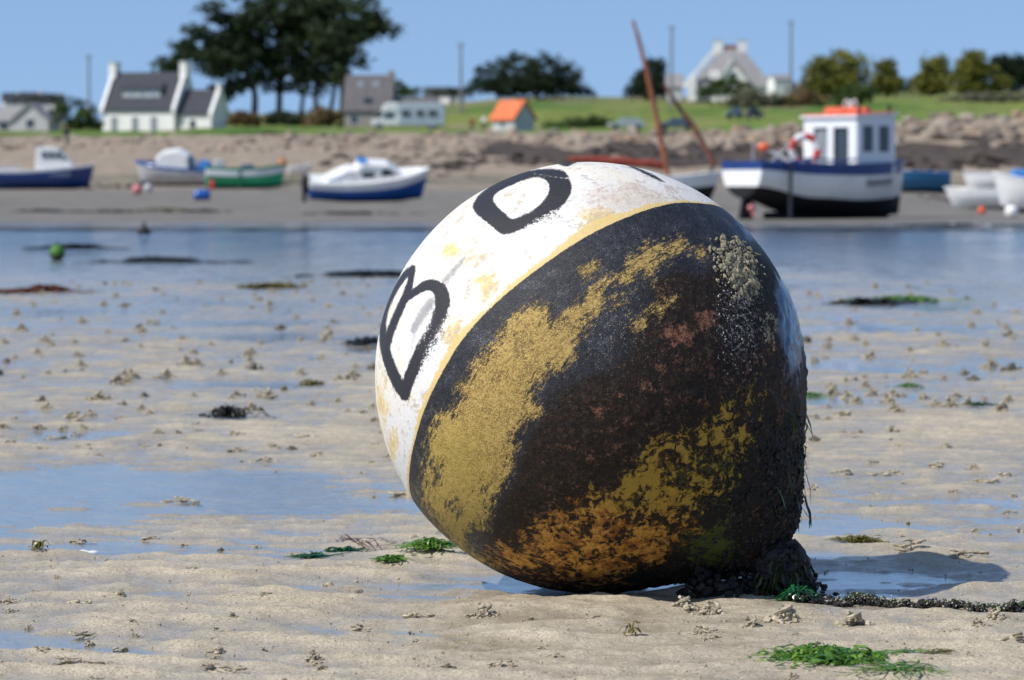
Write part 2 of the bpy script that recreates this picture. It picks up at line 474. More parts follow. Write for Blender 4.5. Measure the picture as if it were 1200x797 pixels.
M['redweed'] = weedmat('red_weed', (.07, .02, .022), (.16, .05, .045))
M['blackweed'] = weedmat('black_wrack', (.010, .010, .008), (.035, .032, .022))
M['hangweed'] = weedmat('hanging_weed', (.012, .016, .006), (.06, .085, .015), .35)
def castmat():
    t = NT('worm_cast_sand'); o = t.obj()
    n = t.noise(60, 4, .6, o); f = t.noise(400, 2, .6, o)
    c = t.mix(t.ss(n, .35, .65), (.27, .23, .155), (.46, .395, .285))
    c = t.mix(t.math('MULTIPLY', t.ss(f, .5, .75), .4), c, (.16, .13, .10))
    t.bsdf(c, .55, .4, t.bump(f, .4, .002))
    return t.m
M['cast'] = castmat()
M['castdark'] = plain('dark_mud', (.11, .095, .065), .5, .4, .35, 60)
M['shell'] = plain('bleached_shell', (.72, .70, .64), .5, .4, .12, 60)

# ------------------------------------------------------------------ mesh helper
class MB:
    def __init__(s): s.v, s.f, s.m = [], [], []
    def add(s, vs, fs, mi=0):
        o = len(s.v); s.v += [tuple(map(float, v)) for v in vs]; s.f += [tuple(o + i for i in f) for f in fs]; s.m += [mi] * len(fs)
        return s
    def box(s, c, d, rz=0.0, taper=1.0, mi=0, ry=0.0, bev=0.0):
        hx, hy, hz = d[0] / 2, d[1] / 2, d[2] / 2
        vs = [(-hx, -hy, -hz), (hx, -hy, -hz), (hx, hy, -hz), (-hx, hy, -hz), (-hx*taper, -hy*taper, hz), (hx*taper, -hy*taper, hz), (hx*taper, hy*taper, hz), (-hx*taper, hy*taper, hz)]
        m = Matrix.Translation(c) @ Matrix.Rotation(rz, 4, 'Z') @ Matrix.Rotation(ry, 4, 'Y')
        return s.add([m @ Vector(v) for v in vs], [(3,2,1,0), (4,5,6,7), (0,1,5,4), (1,2,6,5), (2,3,7,6), (3,0,4,7)], mi)
    def tube(s, pts, r, n=6, mi=0, cap=True):
        pts = [Vector(p) for p in pts]
        rs = r if hasattr(r, '__len__') else [r] * len(pts)
        rings = []; up = Vector((0.13, .21, 1)).normalized()
        for i, p in enumerate(pts):
            d = (pts[min(i + 1, len(pts) - 1)] - pts[max(i - 1, 0)])
            if d.length < 1e-9: d = Vector((0, 0, 1))
            d.normalize(); a = d.cross(up)
            if a.length < .05: a = d.cross(Vector((1, 0, 0)))
            a.normalize(); b = a.cross(d); up = b if b.length > .1 else up
            rings.append([p + (a * math.cos(2*math.pi*k/n) + b * math.sin(2*math.pi*k/n)) * rs[i] for k in range(n)])
        vs = [q for rg in rings for q in rg]
        fs = [(i*n+k, i*n+(k+1) % n, (i+1)*n+(k+1) % n, (i+1)*n+k) for i in range(len(pts)-1) for k in range(n)]
        if cap: fs += [tuple(range(n-1, -1, -1)), tuple((len(pts)-1)*n + k for k in range(n))]
        return s.add(vs, fs, mi)
    def ball(s, c, r, nu=10, nv=7, mi=0, wob=0.0, seed=0):
        rx, ry, rz = r if hasattr(r, '__len__') else (r, r, r)
        rr = random.Random(seed)
        vs = [(c[0], c[1], c[2] - rz)]
        for j in range(1, nv):
            t = math.pi * j / nv
            for i in range(nu):
                p = 2 * math.pi * i / nu; w = 1 + wob * rr.uniform(-1, 1)
                vs.append((c[0] + rx*w*math.sin(t)*math.cos(p), c[1] + ry*w*math.sin(t)*math.sin(p), c[2] - rz*w*math.cos(t)))
        vs.append((c[0], c[1], c[2] + rz))
        fs = [(0, 1 + (i+1) % nu, 1 + i) for i in range(nu)]
        for j in range(nv - 2):
            for i in range(nu):
                a = 1 + j*nu + i; b = 1 + j*nu + (i+1) % nu
                fs.append((a, b, b + nu, a + nu))
        l = len(vs) - 1; o = 1 + (nv-2)*nu
        fs += [(o + i, o + (i+1) % nu, l) for i in range(nu)]
        return s.add(vs, fs, mi)
    def ring(s, c, R, r, axis='Y', n=24, k=8, a0=0.0, a1=2*math.pi, mi=0):
        closed = abs(a1 - a0 - 2*math.pi) < 1e-6
        vs = []; steps = n if closed else n + 1
        for i in range(steps):
            a = a0 + (a1 - a0) * i / n
            for j in range(k):
                b = 2*math.pi*j/k; q = R + r*math.cos(b); h = r*math.sin(b)
                u, w = q*math.cos(a), q*math.sin(a)
                vs.append({'Y': (c[0]+u, c[1]+h, c[2]+w), 'Z': (c[0]+u, c[1]+w, c[2]+h), 'X': (c[0]+h, c[1]+u, c[2]+w)}[axis])
        fs = []
        for i in range(n):
            i2 = (i + 1) % steps
            for j in range(k): fs.append((i*k+j, i*k+(j+1) % k, i2*k+(j+1) % k, i2*k+j))
        return s.add(vs, fs, mi)
    def prism(s, poly, y0, y1, mi=0):
        """poly in (x,z), extruded along y"""
        n = len(poly)
        vs = [(x, y0, z) for x, z in poly] + [(x, y1, z) for x, z in poly]
        fs = [tuple(range(n)), tuple(range(2*n-1, n-1, -1))] + [(i, i+n, (i+1) % n + n, (i+1) % n) for i in range(n)]
        return s.add(vs, fs, mi)
    def prismx(s, poly, x0, x1, mi=0):
        n = len(poly)
        vs = [(x0, y, z) for y, z in poly] + [(x1, y, z) for y, z in poly]
        fs = [tuple(range(n)), tuple(range(2*n-1, n-1, -1))] + [(i, i+n, (i+1) % n + n, (i+1) % n) for i in range(n)]
        return s.add(vs, fs, mi)
    def mesh(s, name, mats, smooth=False):
        me = bpy.data.meshes.new(name)
        me.from_pydata(s.v, [], s.f)
        for m in (mats if isinstance(mats, (list, tuple)) else [mats]): me.materials.append(m)
        if len(me.materials) > 1: me.polygons.foreach_set('material_index', s.m)
        if smooth: me.polygons.foreach_set('use_smooth', [True] * len(me.polygons))
        me.validate(); me.update()
        return me
    def build(s, name, mats, parent=None, smooth=False, bevel=0.0):
        o = bpy.data.objects.new(name, s.mesh(name, mats, smooth))
        COL.objects.link(o)
        if parent is not None: o.parent = parent
        import bmesh
        b = bmesh.new(); b.from_mesh(o.data); bmesh.ops.recalc_face_normals(b, faces=b.faces); b.to_mesh(o.data); b.free()
        if bevel:
            md = o.modifiers.new('bevel', 'BEVEL'); md.width = bevel; md.segments = 2; md.limit_method = 'ANGLE'
        return o
def tag(o, label=None, cat=None, group=None, kind=None):
    if label: o['label'] = label
    if cat: o['category'] = cat
    if group: o['group'] = group
    if kind: o['kind'] = kind
    return o
def thing(name, label, cat, loc, rz=0.0, group=None, rx=0.0, ry=0.0):
    o = bpy.data.objects.new(name, None); COL.objects.link(o)
    o.empty_display_size = .2
    o.location = loc; o.rotation_euler = Euler((rx, ry, rz))
    return tag(o, label, cat, group)
def np_mesh(name, V, Fq, mats, smooth=True):
    """fast grid mesh from numpy (quads)"""
    me = bpy.data.meshes.new(name)
    me.vertices.add(len(V)); me.vertices.foreach_set('co', np.ascontiguousarray(V, np.float32).ravel())
    nf, k = Fq.shape
    me.loops.add(nf * k); me.loops.foreach_set('vertex_index', np.ascontiguousarray(Fq, np.int32).ravel())
    me.polygons.add(nf); me.polygons.foreach_set('loop_start', np.arange(0, nf * k, k, dtype=np.int32))
    try: me.polygons.foreach_set('loop_total', np.full(nf, k, np.int32))
    except Exception: pass
    if smooth: me.polygons.foreach_set('use_smooth', np.ones(nf, bool))
    me.update(calc_edges=True); me.validate()
    for m in (mats if isinstance(mats, (list, tuple)) else [mats]): me.materials.append(m)
    return me
def grid_faces(nr, nc):
    i = np.arange(nr - 1)[:, None] * nc + np.arange(nc - 1)[None, :]
    return np.stack([i, i + 1, i + nc + 1, i + nc], -1).reshape(-1, 4)

# ================================================================== SETTING
# ---- base under everything, out to the horizon
b = MB().add([(-9000, -400, -.9), (9000, -400, -.9), (9000, 14000, -.9), (-9000, 14000, -.9)], [(0, 1, 2, 3)])
tag(b.build('seabed', M['bank']), kind='structure')
# ---- near beach: one sheet, finer where it is close
rows = np.concatenate([np.linspace(1600, 1000, 40), np.arange(996, 830, -4.0), np.arange(828, 420, -.8), np.arange(419.5, 300, -.55), np.arange(299.5, 262.0, -.6)])
Yr = H * F / (rows - HOR); Yr = np.append(Yr, 79.7)
NCOL = 860
uu = np.linspace(-1, 1, NCOL)
uu = np.sign(uu) * (np.abs(uu) * .88 + .12 * np.abs(uu) ** 3 + 4.2 * np.clip((np.abs(uu) - .88) / .12, 0, 1) ** 2)
hw = .235 * Yr + .5
XX = uu[None, :] * hw[:, None]; YY = np.repeat(Yr[:, None], NCOL, 1)
ZZ = beach_z(XX, YY)
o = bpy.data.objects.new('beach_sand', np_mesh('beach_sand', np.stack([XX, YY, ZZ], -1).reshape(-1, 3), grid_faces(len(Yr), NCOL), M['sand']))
COL.objects.link(o); tag(o, kind='structure')
# ---- one level sheet of water: tide pools near, the channel further off
b = MB().add([(-12, 3.05, 0), (12, 3.05, 0), (90, 70, 0), (100, 85, 0), (-100, 85, 0), (-90, 70, 0)], [(0, 1, 2, 3, 4, 5)])
tag(b.build('shallow_water', M['water']), kind='structure')
# ---- far shore and the land above it
def land(name, d0, d1, nd, mat, rough):
    Yd = np.exp(np.linspace(math.log(d0), math.log(d1), nd)); nc = 260
    u = np.linspace(-1, 1, nc); u = u * (.5 + .5 * u * u)
    X = u[None, :] * (Yd * .6 + 70)[:, None]; Y = np.repeat(Yd[:, None], nc, 1)
    Z = land_z(X, Y) + rough(X, Y)
    o = bpy.data.objects.new(name, np_mesh(name, np.stack([X, Y, Z], -1).reshape(-1, 3), grid_faces(nd, nc), mat))
    COL.objects.link(o); return tag(o, kind='structure')
land('far_shore', 79.0, 302, 220, M['bank'], lambda X, Y: fbm(X * .5, Y * .35, 0, 4) * (.03 + .22 * sstep(150, 250, Y)) * sstep(80, 100, Y))
land('meadow', 301.0, 3500, 160, M['grass'], lambda X, Y: fbm(X * .12, Y * .08, 3, 4) * .5)

# ================================================================== THE BUOY
BR = 0.5
BC = Vector(((691 - 600) / F * 8.33, 8.33, float(H - 8.33 * (442 - HOR) / F)))
th = R_(19.6)
AX = Vector((.745 * math.cos(th), -math.sin(th), -.667 * math.cos(th))).normalized()      # towards the mooring eye
def surf(px, py, lift=0.0):
    d = Vector(ray(px, py)); d.normalize()
    oc = Vector((0, 0, H)) - BC
    bq = oc.dot(d); cq = oc.length_squared - BR * BR
    disc = bq * bq - cq
    t = -bq - math.sqrt(max(disc, 0))
    p = Vector((0, 0, H)) + d * t
    n = (p - BC).normalized()
    return BC + n * (bulge(n) + lift), n
def bulge(n):
    phi = math.acos(max(-1, min(1, n.dot(AX))))
    return BR * (1 + .22 * math.exp(-(phi / .34) ** 2))
def buoy_material():
    t = NT('buoy_paint'); o = t.obj()
    lat = t.attr('lat'); let = t.attr('letter'); gry = t.attr('grey'); gold = t.attr('gold'); org = t.attr('orange'); rust = t.attr('rust'); crust = t.attr('crust'); foul = t.attr('foul'); deep = t.attr('deep'); fringe = t.attr('fringe'); ylw = t.attr('yellow')
    n1 = t.noise(5, 5, .65, o); n2 = t.noise(22, 6, .7, o); n3 = t.noise(95, 5, .75, o); n4 = t.noise(330, 3, .75, o)
    vo = t.vor(240, o)
    c5 = lambda x, s: t.math('MULTIPLY', t.math('SUBTRACT', x, .5), s)
    # white, with old yellow coats showing through and grime
    w = t.mix(t.ss(n2, .35, .65), (.72, .71, .69), (.80, .79, .775))
    yl = t.math('ADD', ylw, t.math('ADD', c5(n1, 1.5), t.math('ADD', c5(n2, 1.6), c5(n3, 1.2))))
    w = t.mix(t.math('MULTIPLY', t.ss(t.math('ADD', n1, c5(t.noise(2.2, 3, .6, o), 1.2)), .42, .72), .38), w, (.78, .66, .40))
    w = t.mix(t.math('MULTIPLY', t.ss(yl, .27, .62), .85), w, (.72, .52, .15))
    w = t.mix(t.math('MULTIPLY', t.ss(t.math('ADD', n2, c5(n3, .6)), .50, .66), .65), w, (.42, .37, .34))
    w = t.mix(t.math('MULTIPLY', t.ss(t.math('ADD', t.attr('grime'), t.math('ADD', c5(n2, 1.2), c5(n3, 1.0))), .35, .9), .55), w, (.50, .38, .27))
    w = t.mix(t.math('MULTIPLY', t.ss(n4, .60, .72), .25), w, (.35, .32, .30))
    # worn lettering
    edge = t.math('ADD', let, t.math('ADD', c5(n3, 3.0), c5(n4, 3.0)))
    wear = t.math('MULTIPLY', t.attr('wear'), t.math('SUBTRACT', t.math('ADD', c5(n3, 75), c5(n4, 85)), 2.0))
    blk = t.mix(n4, (.012, .012, .015), (.040, .038, .042))
    w = t.mix(t.math('MULTIPLY', t.ss(t.math('ADD', gry, t.math('ADD', c5(n3, 9), c5(n4, 8))), -1.5, 3.5), .8), w, (.24, .24, .25))
    w = t.mix(t.ss(t.math('ADD', edge, wear), -.6, .9), w, blk)
    # black coat
    k = t.mix(t.ss(n3, .3, .7), (.011, .012, .016), (.028, .029, .037))
    k = t.mix(t.math('MULTIPLY', t.ss(t.math('ADD', n4, c5(n2, .7)), .54, .74), t.math('MULTIPLY', t.ss(foul, .9, .2), .75)), k, (.17, .17, .19))
    br = t.mix(t.ss(t.math('ADD', n3, c5(n4, .8)), .35, .75), (.006, .005, .004), (.046, .023, .011))
    k = t.mix(t.ss(t.math('ADD', foul, t.math('ADD', c5(n2, .8), c5(n3, .5))), .35, .8), k, br)
    rs = t.math('ADD', rust, t.math('ADD', c5(n2, 1.3), c5(n3, 1.2)))
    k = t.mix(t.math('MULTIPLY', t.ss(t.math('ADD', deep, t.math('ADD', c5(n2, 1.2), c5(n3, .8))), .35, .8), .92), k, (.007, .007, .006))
    k = t.mix(t.math('MULTIPLY', t.ss(rs, .40, .80), .9), k, t.mix(t.ss(t.math('ADD', n4, c5(n3, 1.0)), .35, .65), (.085, .030, .015), (.33, .145, .085)))
    # gold undercoat where the black has gone
    dt = t.n('VectorMath', operation='DOT_PRODUCT'); t.put(dt.inputs[0], o); dt.inputs[1].default_value = tuple(AX)
    sc_ = t.n('VectorMath', operation='SCALE'); sc_.inputs[0].default_value = tuple(AX * 3.0); t.t.links.new(dt.outputs['Value'], sc_.inputs['Scale'])
    ad = t.n('VectorMath', operation='ADD'); t.put(ad.inputs[0], o); t.put(ad.inputs[1], sc_.outputs[0])
    st = t.noise(26, 6, .72, ad.outputs[0]); st2 = t.noise(85, 4, .7, ad.outputs[0])
    gd = t.math('ADD', gold, t.math('ADD', t.math('ADD', c5(n2, 14), c5(st, 62)), t.math('ADD', c5(st2, 30), t.math('ADD', c5(n3, 22), c5(n4, 26)))))
    gc = t.mix(t.ss(t.math('ADD', n3, c5(n4, 1.4)), .30, .70), (.30, .19, .055), (.56, .39, .125))
    gc = t.mix(t.math('MULTIPLY', t.ss(t.math('ADD', n4, c5(n2, .8)), .50, .36), .7), gc, (.09, .058, .02))
    gc = t.mix(t.math('MULTIPLY', t.ss(st, .46, .30), .75), gc, (.12, .072, .024))
    gc = t.mix(t.math('MULTIPLY', t.ss(st2, .55, .72), .4), gc, (.70, .52, .19))
    gc = t.mix(t.math('MULTIPLY', t.ss(t.attr('olive'), .1, .9), .35), gc, (.42, .33, .06))
    k = t.mix(t.math('MULTIPLY', t.ss(gd, -6, 8), .96), k, gc)
    # orange and green fouled zone
    og = t.math('ADD', org, t.math('ADD', c5(t.noise(13, 5, .7, t.scaled(o, (1, 1, 1)), .6), 95), t.math('ADD', c5(t.noise(48, 5, .72, o, .5), 130), c5(n4, 50))))
    oc = t.mix(t.ss(t.math('ADD', n2, c5(n3, .9)), .34, .66), (.24, .085, .016), (.58, .30, .055))
    oc = t.mix(t.math('MULTIPLY', t.ss(t.math('ADD', t.attr('green'), c5(n1, 2.2)), .30, .70), .8), oc, (.36, .24, .032))
    oc = t.mix(t.math('MULTIPLY', t.ss(n4, .55, .70), .6), oc, (.05, .03, .010))
    k = t.mix(t.ss(og, -5, 7), k, oc)
    gg = t.math('ADD', t.attr('algae'), t.math('ADD', c5(n2, 2.0), c5(n3, 1.6)))
    k = t.mix(t.math('MULTIPLY', t.ss(gg, .48, .85), .85), k, t.mix(n3, (.020, .030, .006), (.075, .10, .015)))
    # yellow line where white meets black
    bl = t.math('ADD', lat, t.math('ADD', c5(n2, .010), t.math('ADD', c5(n3, .012), c5(n4, .010))))
    isb = t.ss(bl, -.002, .003)
    fr = t.math('MULTIPLY', t.ss(t.math('ADD', bl, t.math('ADD', fringe, t.math('ADD', c5(n1, .07), c5(n3, .05)))), -.022, -.008), .9)
    w = t.mix(fr, w, t.mix(n3, (.55, .36, .10), (.86, .66, .26)))
    c = t.mix(isb, w, k)
    # sand and salt crust
    cr = t.math('ADD', crust, t.math('ADD', c5(n2, 1.2), c5(n3, 1.4)))
    crm = t.ss(cr, .6, .85)
    c = t.mix(t.math('MULTIPLY', crm, .85), c, t.mix(n3, (.16, .14, .10), (.42, .38, .29)))
    fl = t.math('MULTIPLY', t.ss(t.math('ADD', t.attr('fleck'), c5(vo, -1.9)), .62, .9), t.ss(n3, .45, .62))
    c = t.mix(fl, c, (.42, .41, .38))
    gl = t.math('MULTIPLY', t.ss(t.math('ADD', t.attr('sky_gloss'), t.math('ADD', c5(n2, 1.0), c5(n3, .5))), .25, .6), isb)
    c = t.mix(gl, c, (.010, .030, .095))  # blue sky reflection painted into the colour of the glossy black patch
    rough = t.mixf(isb, .52, t.mixf(t.ss(foul, .2, .8), .42, .62))
    rough = t.mixf(t.ss(gd, -1.5, 3.5), rough, .7)
    rough = t.mixf(gl, rough, .10)
    h = t.math('ADD', t.math('MULTIPLY', n3, .5), t.math('MULTIPLY', n4, .35))
    h = t.math('ADD', h, t.math('MULTIPLY', t.math('MULTIPLY', foul, n2), 2.2))
    h = t.math('ADD', h, t.math('MULTIPLY', isb, .25))
    h = t.math('ADD', h, t.math('MULTIPLY', t.ss(og, -3, 5), .9))
    h = t.math('ADD', h, t.math('MULTIPLY', t.ss(gd, -1.5, 3.5), -.35))
    h = t.math('ADD', h, t.math('MULTIPLY', crm, 2.0))
    nr = t.bump(h, t.math('SUBTRACT', .85, t.math('MULTIPLY', gl, .8)), .0042)
    t.bsdf(c, rough, t.mixf(isb, .3, t.mixf(gl, .26, .7)), nr)
    return t.m
M['buoy'] = buoy_material()
def make_buoy():
    import bmesh
    bm = bmesh.new()
    bmesh.ops.create_icosphere(bm, subdivisions=7, radius=1.0)
    me = bpy.data.meshes.new('shell')
    bm.to_mesh(me); bm.free()
    n = len(me.vertices)
    co = np.empty(n * 3, np.float32); me.vertices.foreach_get('co', co); N = co.reshape(-1, 3).astype(float)
    N /= np.linalg.norm(N, axis=1)[:, None]
    ax = np.array(AX); phi = np.arccos(np.clip(N @ ax, -1, 1))
    rad = BR * (1 + .22 * np.exp(-(phi / .34) ** 2))
    s = N * 5
    # slow dents, and the thick growth near the mooring end
    rad += .0022 * fbm(N[:, 0] * 2.3, N[:, 1] * 2.3, N[:, 2] * 2.3, 3)
    ct = np.array(BC)
    W0 = N * rad[:, None] + ct
    px, py = project(W0[:, 0], W0[:, 1], W0[:, 2])
    view = ct - np.array([0, 0, H]); view /= np.linalg.norm(view)
    front = -(N @ view)                                  # > 0 on the side seen in the photograph
    f0 = sstep(-.10, .02, front)
    lat0 = N @ ax
    # painted edge of the black half: nearly a circle of latitude
    e1 = np.cross(ax, [0, 0, 1.0]); e1 /= np.linalg.norm(e1); e2 = np.cross(ax, e1)
    az = np.arctan2(N @ e2, N @ e1)
    perp = N[:, 0] * -.667 + N[:, 2] * -.745             # along the edge as seen, + at lower left
    efront = np.interp(-perp, [-1.05, -.973, -.816, -.534, -.272, -.12, .035, .254, .383, .549, .70, .842, .965, 1.05], [-.165, -.182, -.202, -.250, -.276, -.274, -.257, -.224, -.206, -.176, -.142, -.105, -.045, -.03])
    edge = efront * f0 + (-.13 + .05 * perp * -1) * (1 - f0) + .003 * np.sin(az * 9) * (1 - f0)
    lat = lat0 - edge
    big = fbm(N[:, 0] * 3.1, N[:, 1] * 3.1, N[:, 2] * 3.1, 4)
    big2 = fbm(N[:, 0] * 2.2 + 9, N[:, 1] * 2.2, N[:, 2] * 2.2 + 4, 4)
    z7 = lambda zx, zy: (430 + zx / 4.425, 300 + zy / 4.425)
    o1 = lambda zx, zy: (420 + zx / 3.987, 170 + zy / 3.987)
    c7 = lambda zx, zy: (640 + zx / 5.4545, 150 + zy / 5.4545)
    def strokes(pts, ws, conv):
        q = spline([(*conv(*p), w) for p, w in zip(pts, ws)], 6)
        return sdf_stroke(px, py, q[:, :2], q[:, 2])
    letter = strokes([(238, 62), (190, 108), (132, 205), (92, 310), (82, 400), (96, 490), (128, 590), (165, 670), (198, 728)], [8, 8, 6.5, 6.5, 9, 12, 13.5, 14, 12], z7)
    letter = np.maximum(letter, strokes([(236, 65), (222, 145), (195, 220), (155, 310), (120, 400), (100, 470)], [8, 8.5, 9.5, 10, 10, 10.5], z7))
    lobe = strokes([(200, 225), (262, 178), (325, 150), (378, 178), (392, 235), (378, 305), (335, 400), (280, 500), (235, 600), (205, 680), (198, 728)], [8, 10, 13.5, 17.5, 18, 17, 16, 16, 15, 13.5, 11], z7)
    letter = np.maximum(letter, lobe)
    outer = [o1(*p) for p in [(915, 116), (960, 125), (990, 175), (986, 230), (940, 292), (860, 342), (780, 382), (690, 415), (655, 402), (610, 365), (548, 312), (540, 275), (580, 222), (660, 172), (760, 132), (850, 116)]]
    inner = [o1(*p) for p in [(872, 156), (890, 178), (890, 230), (840, 292), (775, 330), (722, 350), (690, 330), (650, 292), (626, 252), (652, 216), (720, 182), (800, 152), (845, 148)]]
    ro = spline(outer + [outer[0]], 4)[:-1]; ri = spline(inner + [inner[0]], 4)[:-1]
    letO = np.minimum(sdf_poly(px, py, ro), -sdf_poly(px, py, ri))
    letO = np.minimum(letO, -sdf_stroke(px, py, [o1(815, 133), o1(975, 158)], [1.2, 2.0]))
    letter = np.maximum(letter, letO + 1.2)
    letter = np.maximum(letter, sdf_poly(px, py, [o1(*p) for p in [(932, 92), (950, 60), (1040, 60), (1012, 88), (975, 103)]]))
    letter = np.maximum(letter, sdf_poly(px, py, [c7(*p) for p in [(440, 205), (505, 220), (610, 262), (705, 305), (768, 349), (735, 346), (640, 300), (545, 255)]]))
    letter = np.where(front > -.06, letter, -30)
    wear = sstep(0, 1, (px - 484) / 34) * sstep(350, 440, py) * sstep(620, 560, px) + .03 + .75 * sstep(605, 650, px) * sstep(238, 256, py - (660 - px) * .25) * (px < 690)
    grey = np.maximum(strokes([(505, 15), (455, 70), (395, 140)], [7, 8, 8], z7), strokes([(335, 235), (290, 300), (240, 385)], [11, 12, 10], z7))
    grey = np.maximum(grey, sdf_stroke(px, py, [(505, 300), (520, 262)], [5, 8]) - 3)
    grey = np.where(front > 0, grey, -30)
    P1 = [(614,361),(628,358),(643,363),(646,378),(660,372),(671,360),(693,340),(708,345),(706,360),(690,375),(678,394),(673,423),(661,440),(643,439),(628,455),(626,470),(640,482),(614,497),(602,512),(606,530),(600,550),(592,568),(580,580),(574,600),(568,618),(548,622),(545,640),(585,664),(560,660),(532,640),(510,612),(497,588),(496,560),(500,540),(503,510),(512,487),(530,480),(540,470),(540,455),(555,428),(585,400),(592,378)]
    P2 = [(680,366),(692,342),(706,331),(730,322),(738,316),(735,307),(750,296),(765,285),(782,287),(798,280),(801,293),(790,298),(780,305),(768,300),(764,312),(768,333),(760,326),(752,312),(743,318),(735,333),(724,326),(712,332),(704,350)]
    gold = np.maximum(sdf_poly(px, py, P1), sdf_poly(px, py, P2))
    for x, y, a in [(684, 319, 6), (695, 313, 6), (770, 360, 6), (783, 353, 5), (747, 380, 6), (820, 295, 4), (722, 352, 5), (690, 412, -1), (712, 418, -2)]:
        gold = np.maximum(gold, a - np.hypot(px - x, (py - y) * 1.1))
    for x0, y0, x1, y1, w in [(492, 525, 494, 570, 5), (508, 545, 512, 560, 6), (620, 500, 606, 520, 6), (528, 590, 538, 600, 3), (565, 570, 575, 580, 3)]:
        gold = np.minimum(gold, -sdf_stroke(px, py, [(x0, y0), (x1, y1)], [w, w]))
    gold = gold - 13 * sstep(480, 655, py) * sstep(560, 640, px) - 9 * sstep(590, 680, px) * sstep(380, 470, py)
    P3 = [(885,448),(872,468),(842,480),(806,504),(772,530),(742,552),(715,575),(690,594),(655,616),(610,640),(585,655),(630,680),(700,688),(765,668),(800,640),(845,612),(855,580),(880,545),(900,490)]
    orange = sdf_poly(px, py, P3)
    orange = np.clip(orange * .8, -60, 11) - 14 * sstep(740, 880, px) - 3 * sstep(630, 680, py) - 4 + 8 * np.exp(-((px - 720 - (560 - py) * 1.35) / 45) ** 2)
    rust = .34 * sstep(.2, .5, lat0 + .3 * big)
    for x, y, a, bb, k in [(798,392,26,20,.8), (830,376,20,16,.8), (775,432,13,9,.8), (756,452,12,8,.7), (700,482,18,12,.6), (805,432,12,8,.6), (640,600,50,30,.45), (700,540,45,30,.40), (835,425,16,20,.5), (905,405,8,18,.7), (890,610,14,40,.55), (920,560,10,40,.5), (620,470,16,12,.4), (730,500,30,18,.45), (680,560,40,26,.45), (860,470,30,16,.4), (915,480,12,40,.5), (740,470,60,20,.35), (600,660,40,12,.5)]:
        rust = np.maximum(rust, k * np.exp(-((px - x) / a) ** 2 - ((py - y) / bb) ** 2))
    crust = .95 * np.exp(-(((px - 866 - (py - 310) * .22) / 15) ** 2) - ((py - 312) / 36) ** 2) + .6 * np.exp(-((px - 902) / 9) ** 2 - ((py - 385) / 20) ** 2) + .55 * np.exp(-((px - 925) / 8) ** 2 - ((py - 345) / 40) ** 2)
    fleck = np.exp(-((px - 866) / 26) ** 2 - ((py - 370) / 62) ** 2) * .9 + .30 * np.exp(-((px - 720) / 70) ** 2 - ((py - 380) / 60) ** 2)
    sky_gloss = np.exp(-((px - 925 + (py - 330) * -.05) / 17) ** 2 - ((py - 365) / 80) ** 2) + .5 * np.exp(-((px - 880) / 30) ** 2 - ((py - 265) / 30) ** 2)
    foul = sstep(.10, .42, lat0 + .14 * big)
    algae = .9 * np.exp(-((px - 835) / 26) ** 2 - ((py - 645) / 20) ** 2) + .55 * np.exp(-((px - 830) / 70) ** 2 - ((py - 560) / 60) ** 2) + .45 * np.exp(-((px - 790) / 90) ** 2 - ((py - 640) / 30) ** 2)
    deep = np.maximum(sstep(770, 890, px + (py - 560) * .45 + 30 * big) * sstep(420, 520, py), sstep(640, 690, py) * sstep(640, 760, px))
    green = sstep(630, 760, px) * sstep(640, 560, py)
    olive = sstep(430, 560, py) * sstep(640, 520, px)
    yellow = np.zeros(n)
    for x, y, a, bb, k in [(530, 292, 16, 10, .55), (610, 232, 34, 22, .35), (448, 470, 10, 40, .6), (462, 515, 8, 26, .7), (565, 330, 20, 12, .45), (545, 250, 20, 20, .3), (612, 300, 14, 10, .4), (505, 335, 20, 12, .2), (445, 500, 8, 30, .5), (600, 268, 60, 30, .28), (560, 300, 30, 30, .3), (640, 245, 18, 26, .4), (700, 250, 40, 14, .45), (480, 470, 30, 30, .25), (530, 380, 16, 30, .3), (570, 345, 24, 16, .35)]:
        yellow = np.maximum(yellow, k * np.exp(-((px - x) / a) ** 2 - ((py - y) / bb) ** 2))
    grime = .75 * np.exp(-((px - 760) / 75) ** 2 - ((py - 238) / 32) ** 2) + .35 * np.exp(-((px - 690) / 60) ** 2 - ((py - 225) / 40) ** 2)
    fringe = .004 + .030 * np.exp(-((px - 690) / 55) ** 2 - ((py - 265) / 40) ** 2) + .012 * np.exp(-((px - 520) / 30) ** 2 - ((py - 430) / 60) ** 2) + .010 * big2
    # the side turned away carries the same kinds of wear
    back = 1 - f0
    mixb = lambda a, v: a * f0 + v * back
    gold = mixb(gold, np.where(lat0 < .45, (big - .18) * 90, -40)); orange = mixb(orange, np.where(lat0 > .30, (big2 - .02) * 90, -60))
    rust = mixb(rust, np.clip(big2, 0, 1) * .8 * (lat0 > .15)); yellow = mixb(yellow, np.clip(big2 * .9, 0, .6)); grime = mixb(grime, np.clip(big, 0, .6))
    crust *= f0; fleck *= f0; sky_gloss = mixb(sky_gloss, .2); algae = mixb(algae, np.clip(big * 1.2, 0, .8) * (lat0 > .4)); wear *= f0
    rad = rad + sstep(.25, .7, lat0) * .0055 * np.abs(fbm(N[:, 0] * 16, N[:, 1] * 16, N[:, 2] * 16, 4)) + np.clip(crust, 0, 1) * .006 * (.5 + fbm(N[:, 0] * 40, N[:, 1] * 40, N[:, 2] * 40, 3))
    edge_r = np.exp(-((phi - .55) / .45) ** 2)
    rad = rad + .012 * np.clip(fbm(N[:, 0] * 13, N[:, 1] * 13, N[:, 2] * 13 + 3, 4), 0, 1) * edge_r
    base = np.array([BC.x, BC.y, -.012])
    V = N * rad[:, None] + ct - base
    me.vertices.foreach_set('co', V.astype(np.float32).ravel())
